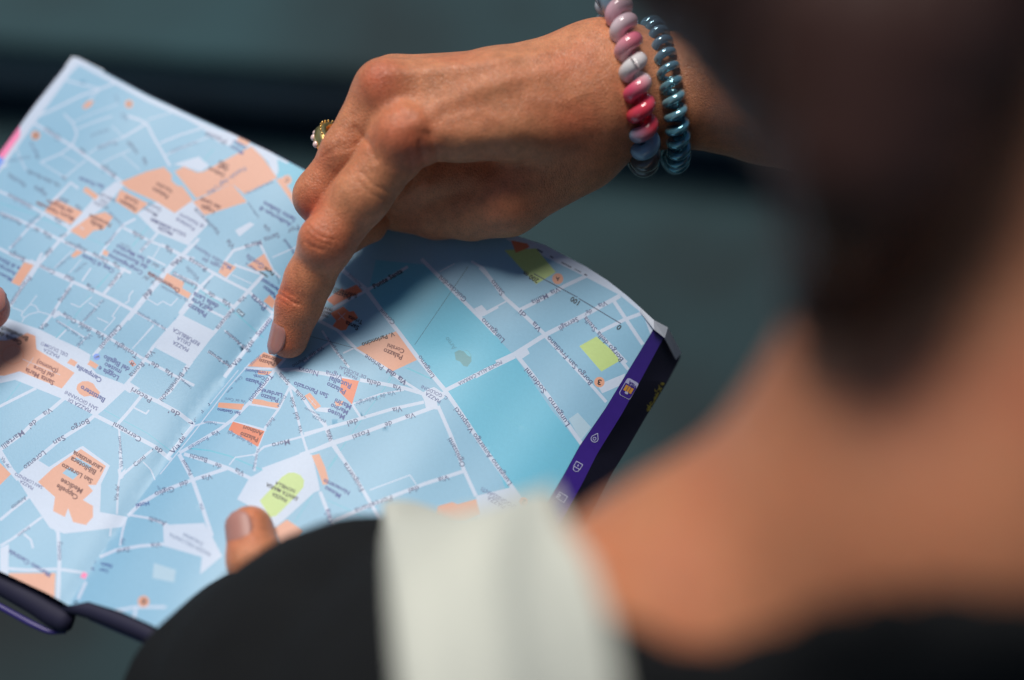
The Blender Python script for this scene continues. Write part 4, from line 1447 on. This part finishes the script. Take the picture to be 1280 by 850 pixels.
# ------------------------------------------------------------------ spiral bracelets on the wrist
def coil_path(center, e1, e2, a, b, turns, rad, n):
    """a helix wound round an ellipse that encircles the wrist"""
    th = np.linspace(0, 2 * math.pi, n, endpoint=False)
    base = center + a * np.sin(th)[:, None] * e1 + b * np.cos(th)[:, None] * e2
    T = np.roll(base, -1, 0) - np.roll(base, 1, 0); T /= np.linalg.norm(T, axis=1)[:, None]
    out = (base - center); out -= T * (out * T).sum(1)[:, None]; out /= np.linalg.norm(out, axis=1)[:, None]
    bn = np.cross(T, out)
    # arc length keeps the turns even
    ds = np.linalg.norm(np.roll(base, -1, 0) - base, axis=1); s = np.concatenate([[0], np.cumsum(ds)[:-1]]) / ds.sum()
    ph = 2 * math.pi * turns * s
    return base + rad * (np.cos(ph)[:, None] * out + np.sin(ph)[:, None] * bn), s
def coil(name, center, e1, a, b, turns, rad, tube, colours, n, label, glassy, seg=12, phase=0.0, rough=.12):
    e1 = np.array(e1, float); e1 /= np.linalg.norm(e1); e2 = np.array([0, 0, -1.0]); e2 = e2 - e1 * (e2 @ e1); e2 /= np.linalg.norm(e2)
    p, s = coil_path(np.array(center), e1, e2, a, b, turns, rad, n)
    V, F = sweep(p, tube, seg, closed=True)
    m = mat(name + '_plastic', (.5, .5, .5), rough)
    b_ = BS(m); at = N(m, 'ShaderNodeAttribute', attribute_name='along'); r = N(m, 'ShaderNodeValToRGB'); r.color_ramp.interpolation = 'LINEAR'
    els = r.color_ramp.elements
    while len(els) < len(colours): els.new(.5)
    for i, (pos, c) in enumerate(colours): els[i].position = pos; els[i].color = (*c, 1)
    LK(m, at.outputs['Fac'], r.inputs[0]); LK(m, r.outputs[0], b_.inputs['Base Color'])
    for k, v in glassy.items(): b_.inputs[k].default_value = v
    o = mesh_obj(name, W(V), F, m, None, True, None, dict(along=(np.repeat(s, seg) + phase) % 1.0))
    o['label'] = label; o['category'] = 'bracelet'; o['group'] = 'spiral bracelets on the wrist'
    return o
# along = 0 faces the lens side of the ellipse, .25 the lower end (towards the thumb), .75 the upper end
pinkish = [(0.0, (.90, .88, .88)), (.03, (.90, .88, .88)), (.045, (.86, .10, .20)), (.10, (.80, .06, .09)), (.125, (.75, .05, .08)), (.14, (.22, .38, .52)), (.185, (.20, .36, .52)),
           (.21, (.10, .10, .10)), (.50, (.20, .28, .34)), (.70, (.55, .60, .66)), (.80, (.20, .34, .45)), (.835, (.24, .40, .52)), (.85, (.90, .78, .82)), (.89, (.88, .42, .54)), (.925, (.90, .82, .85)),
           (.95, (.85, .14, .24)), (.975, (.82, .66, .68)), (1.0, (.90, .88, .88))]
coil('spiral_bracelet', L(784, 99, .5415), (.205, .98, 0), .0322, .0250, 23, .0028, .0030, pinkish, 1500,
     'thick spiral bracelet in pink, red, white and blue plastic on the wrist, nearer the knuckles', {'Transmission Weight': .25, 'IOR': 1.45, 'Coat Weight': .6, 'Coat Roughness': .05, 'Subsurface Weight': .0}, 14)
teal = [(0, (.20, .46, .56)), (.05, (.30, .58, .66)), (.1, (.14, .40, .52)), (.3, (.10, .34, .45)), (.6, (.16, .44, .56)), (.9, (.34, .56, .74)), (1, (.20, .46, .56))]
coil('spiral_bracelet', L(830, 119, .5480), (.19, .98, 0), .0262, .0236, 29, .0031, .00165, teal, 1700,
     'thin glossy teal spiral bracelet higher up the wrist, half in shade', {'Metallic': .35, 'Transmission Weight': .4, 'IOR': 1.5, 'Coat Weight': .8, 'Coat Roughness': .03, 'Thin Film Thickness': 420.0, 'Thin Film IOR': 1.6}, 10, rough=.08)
# ------------------------------------------------------------------ gold ring with small stones on the ring finger
gold_m = mat('ring_gold', (.95, .66, .24), .28, Metallic=1.0)
stone_m = mat('ring_stone', (.80, .60, .58), .12); BS(stone_m).inputs['Coat Weight'].default_value = .5
ring = empty('ring', W(L(445, 178, .5475)), 'gold ring with small pale stones on the ring finger, behind the middle finger', 'ring')
ra = RING[2][0] - RING[1][0]; ra /= np.linalg.norm(ra)
rc = L(431, 185, .5480); rn = np.array([-.9, -.3, -.3]); rn -= ra * (rn @ ra); rn /= np.linalg.norm(rn); rb = np.cross(ra, rn)
V, F = [], []; prof = [(-.0036, .0), (-.0030, .0012), (0, .0018), (.0030, .0012), (.0036, 0), (.0022, -.0004), (-.0022, -.0004)]; n = 60
for i in range(n):
    a = 2 * math.pi * i / n; dr = rn * math.cos(a) + rb * math.sin(a); wd = .55 + .45 * (.5 + .5 * math.cos(a))
    for x, y in prof: V.append(rc + dr * (.0104 + y * (1 + .6 * max(0, math.cos(a)))) + ra * x * wd)
k = len(prof)
for i in range(n):
    for j in range(k): F.append((i * k + j, i * k + (j + 1) % k, ((i + 1) % n) * k + (j + 1) % k, ((i + 1) % n) * k + j))
adopt(mesh_obj('band', W(np.array(V)), F, gold_m), ring)
def ball(name, c, r, m, parent, sub=2):
    bm = bmesh.new(); bmesh.ops.create_icosphere(bm, subdivisions=sub, radius=r)
    me = bpy.data.meshes.new(name); bm.to_mesh(me); bm.free(); me.materials.append(m)
    me.polygons.foreach_set('use_smooth', [True] * len(me.polygons))
    me.transform(Matrix.Translation(Vector(W(c)))); o = link(bpy.data.objects.new(name, me)); return adopt(o, parent)
for i in range(15):
    a = math.radians(-75 + 150 * i / 14); dr = rn * math.cos(a) + rb * math.sin(a)
    ball('bead', rc + dr * .0126 - ra * .0030, .0004, gold_m, ring, 1)
for i in range(3):
    a = math.radians(-24 + 22 * i); dr = rn * math.cos(a) + rb * math.sin(a)
    ball('stone', rc + dr * .0122 + ra * .0022, .0014, stone_m, ring)
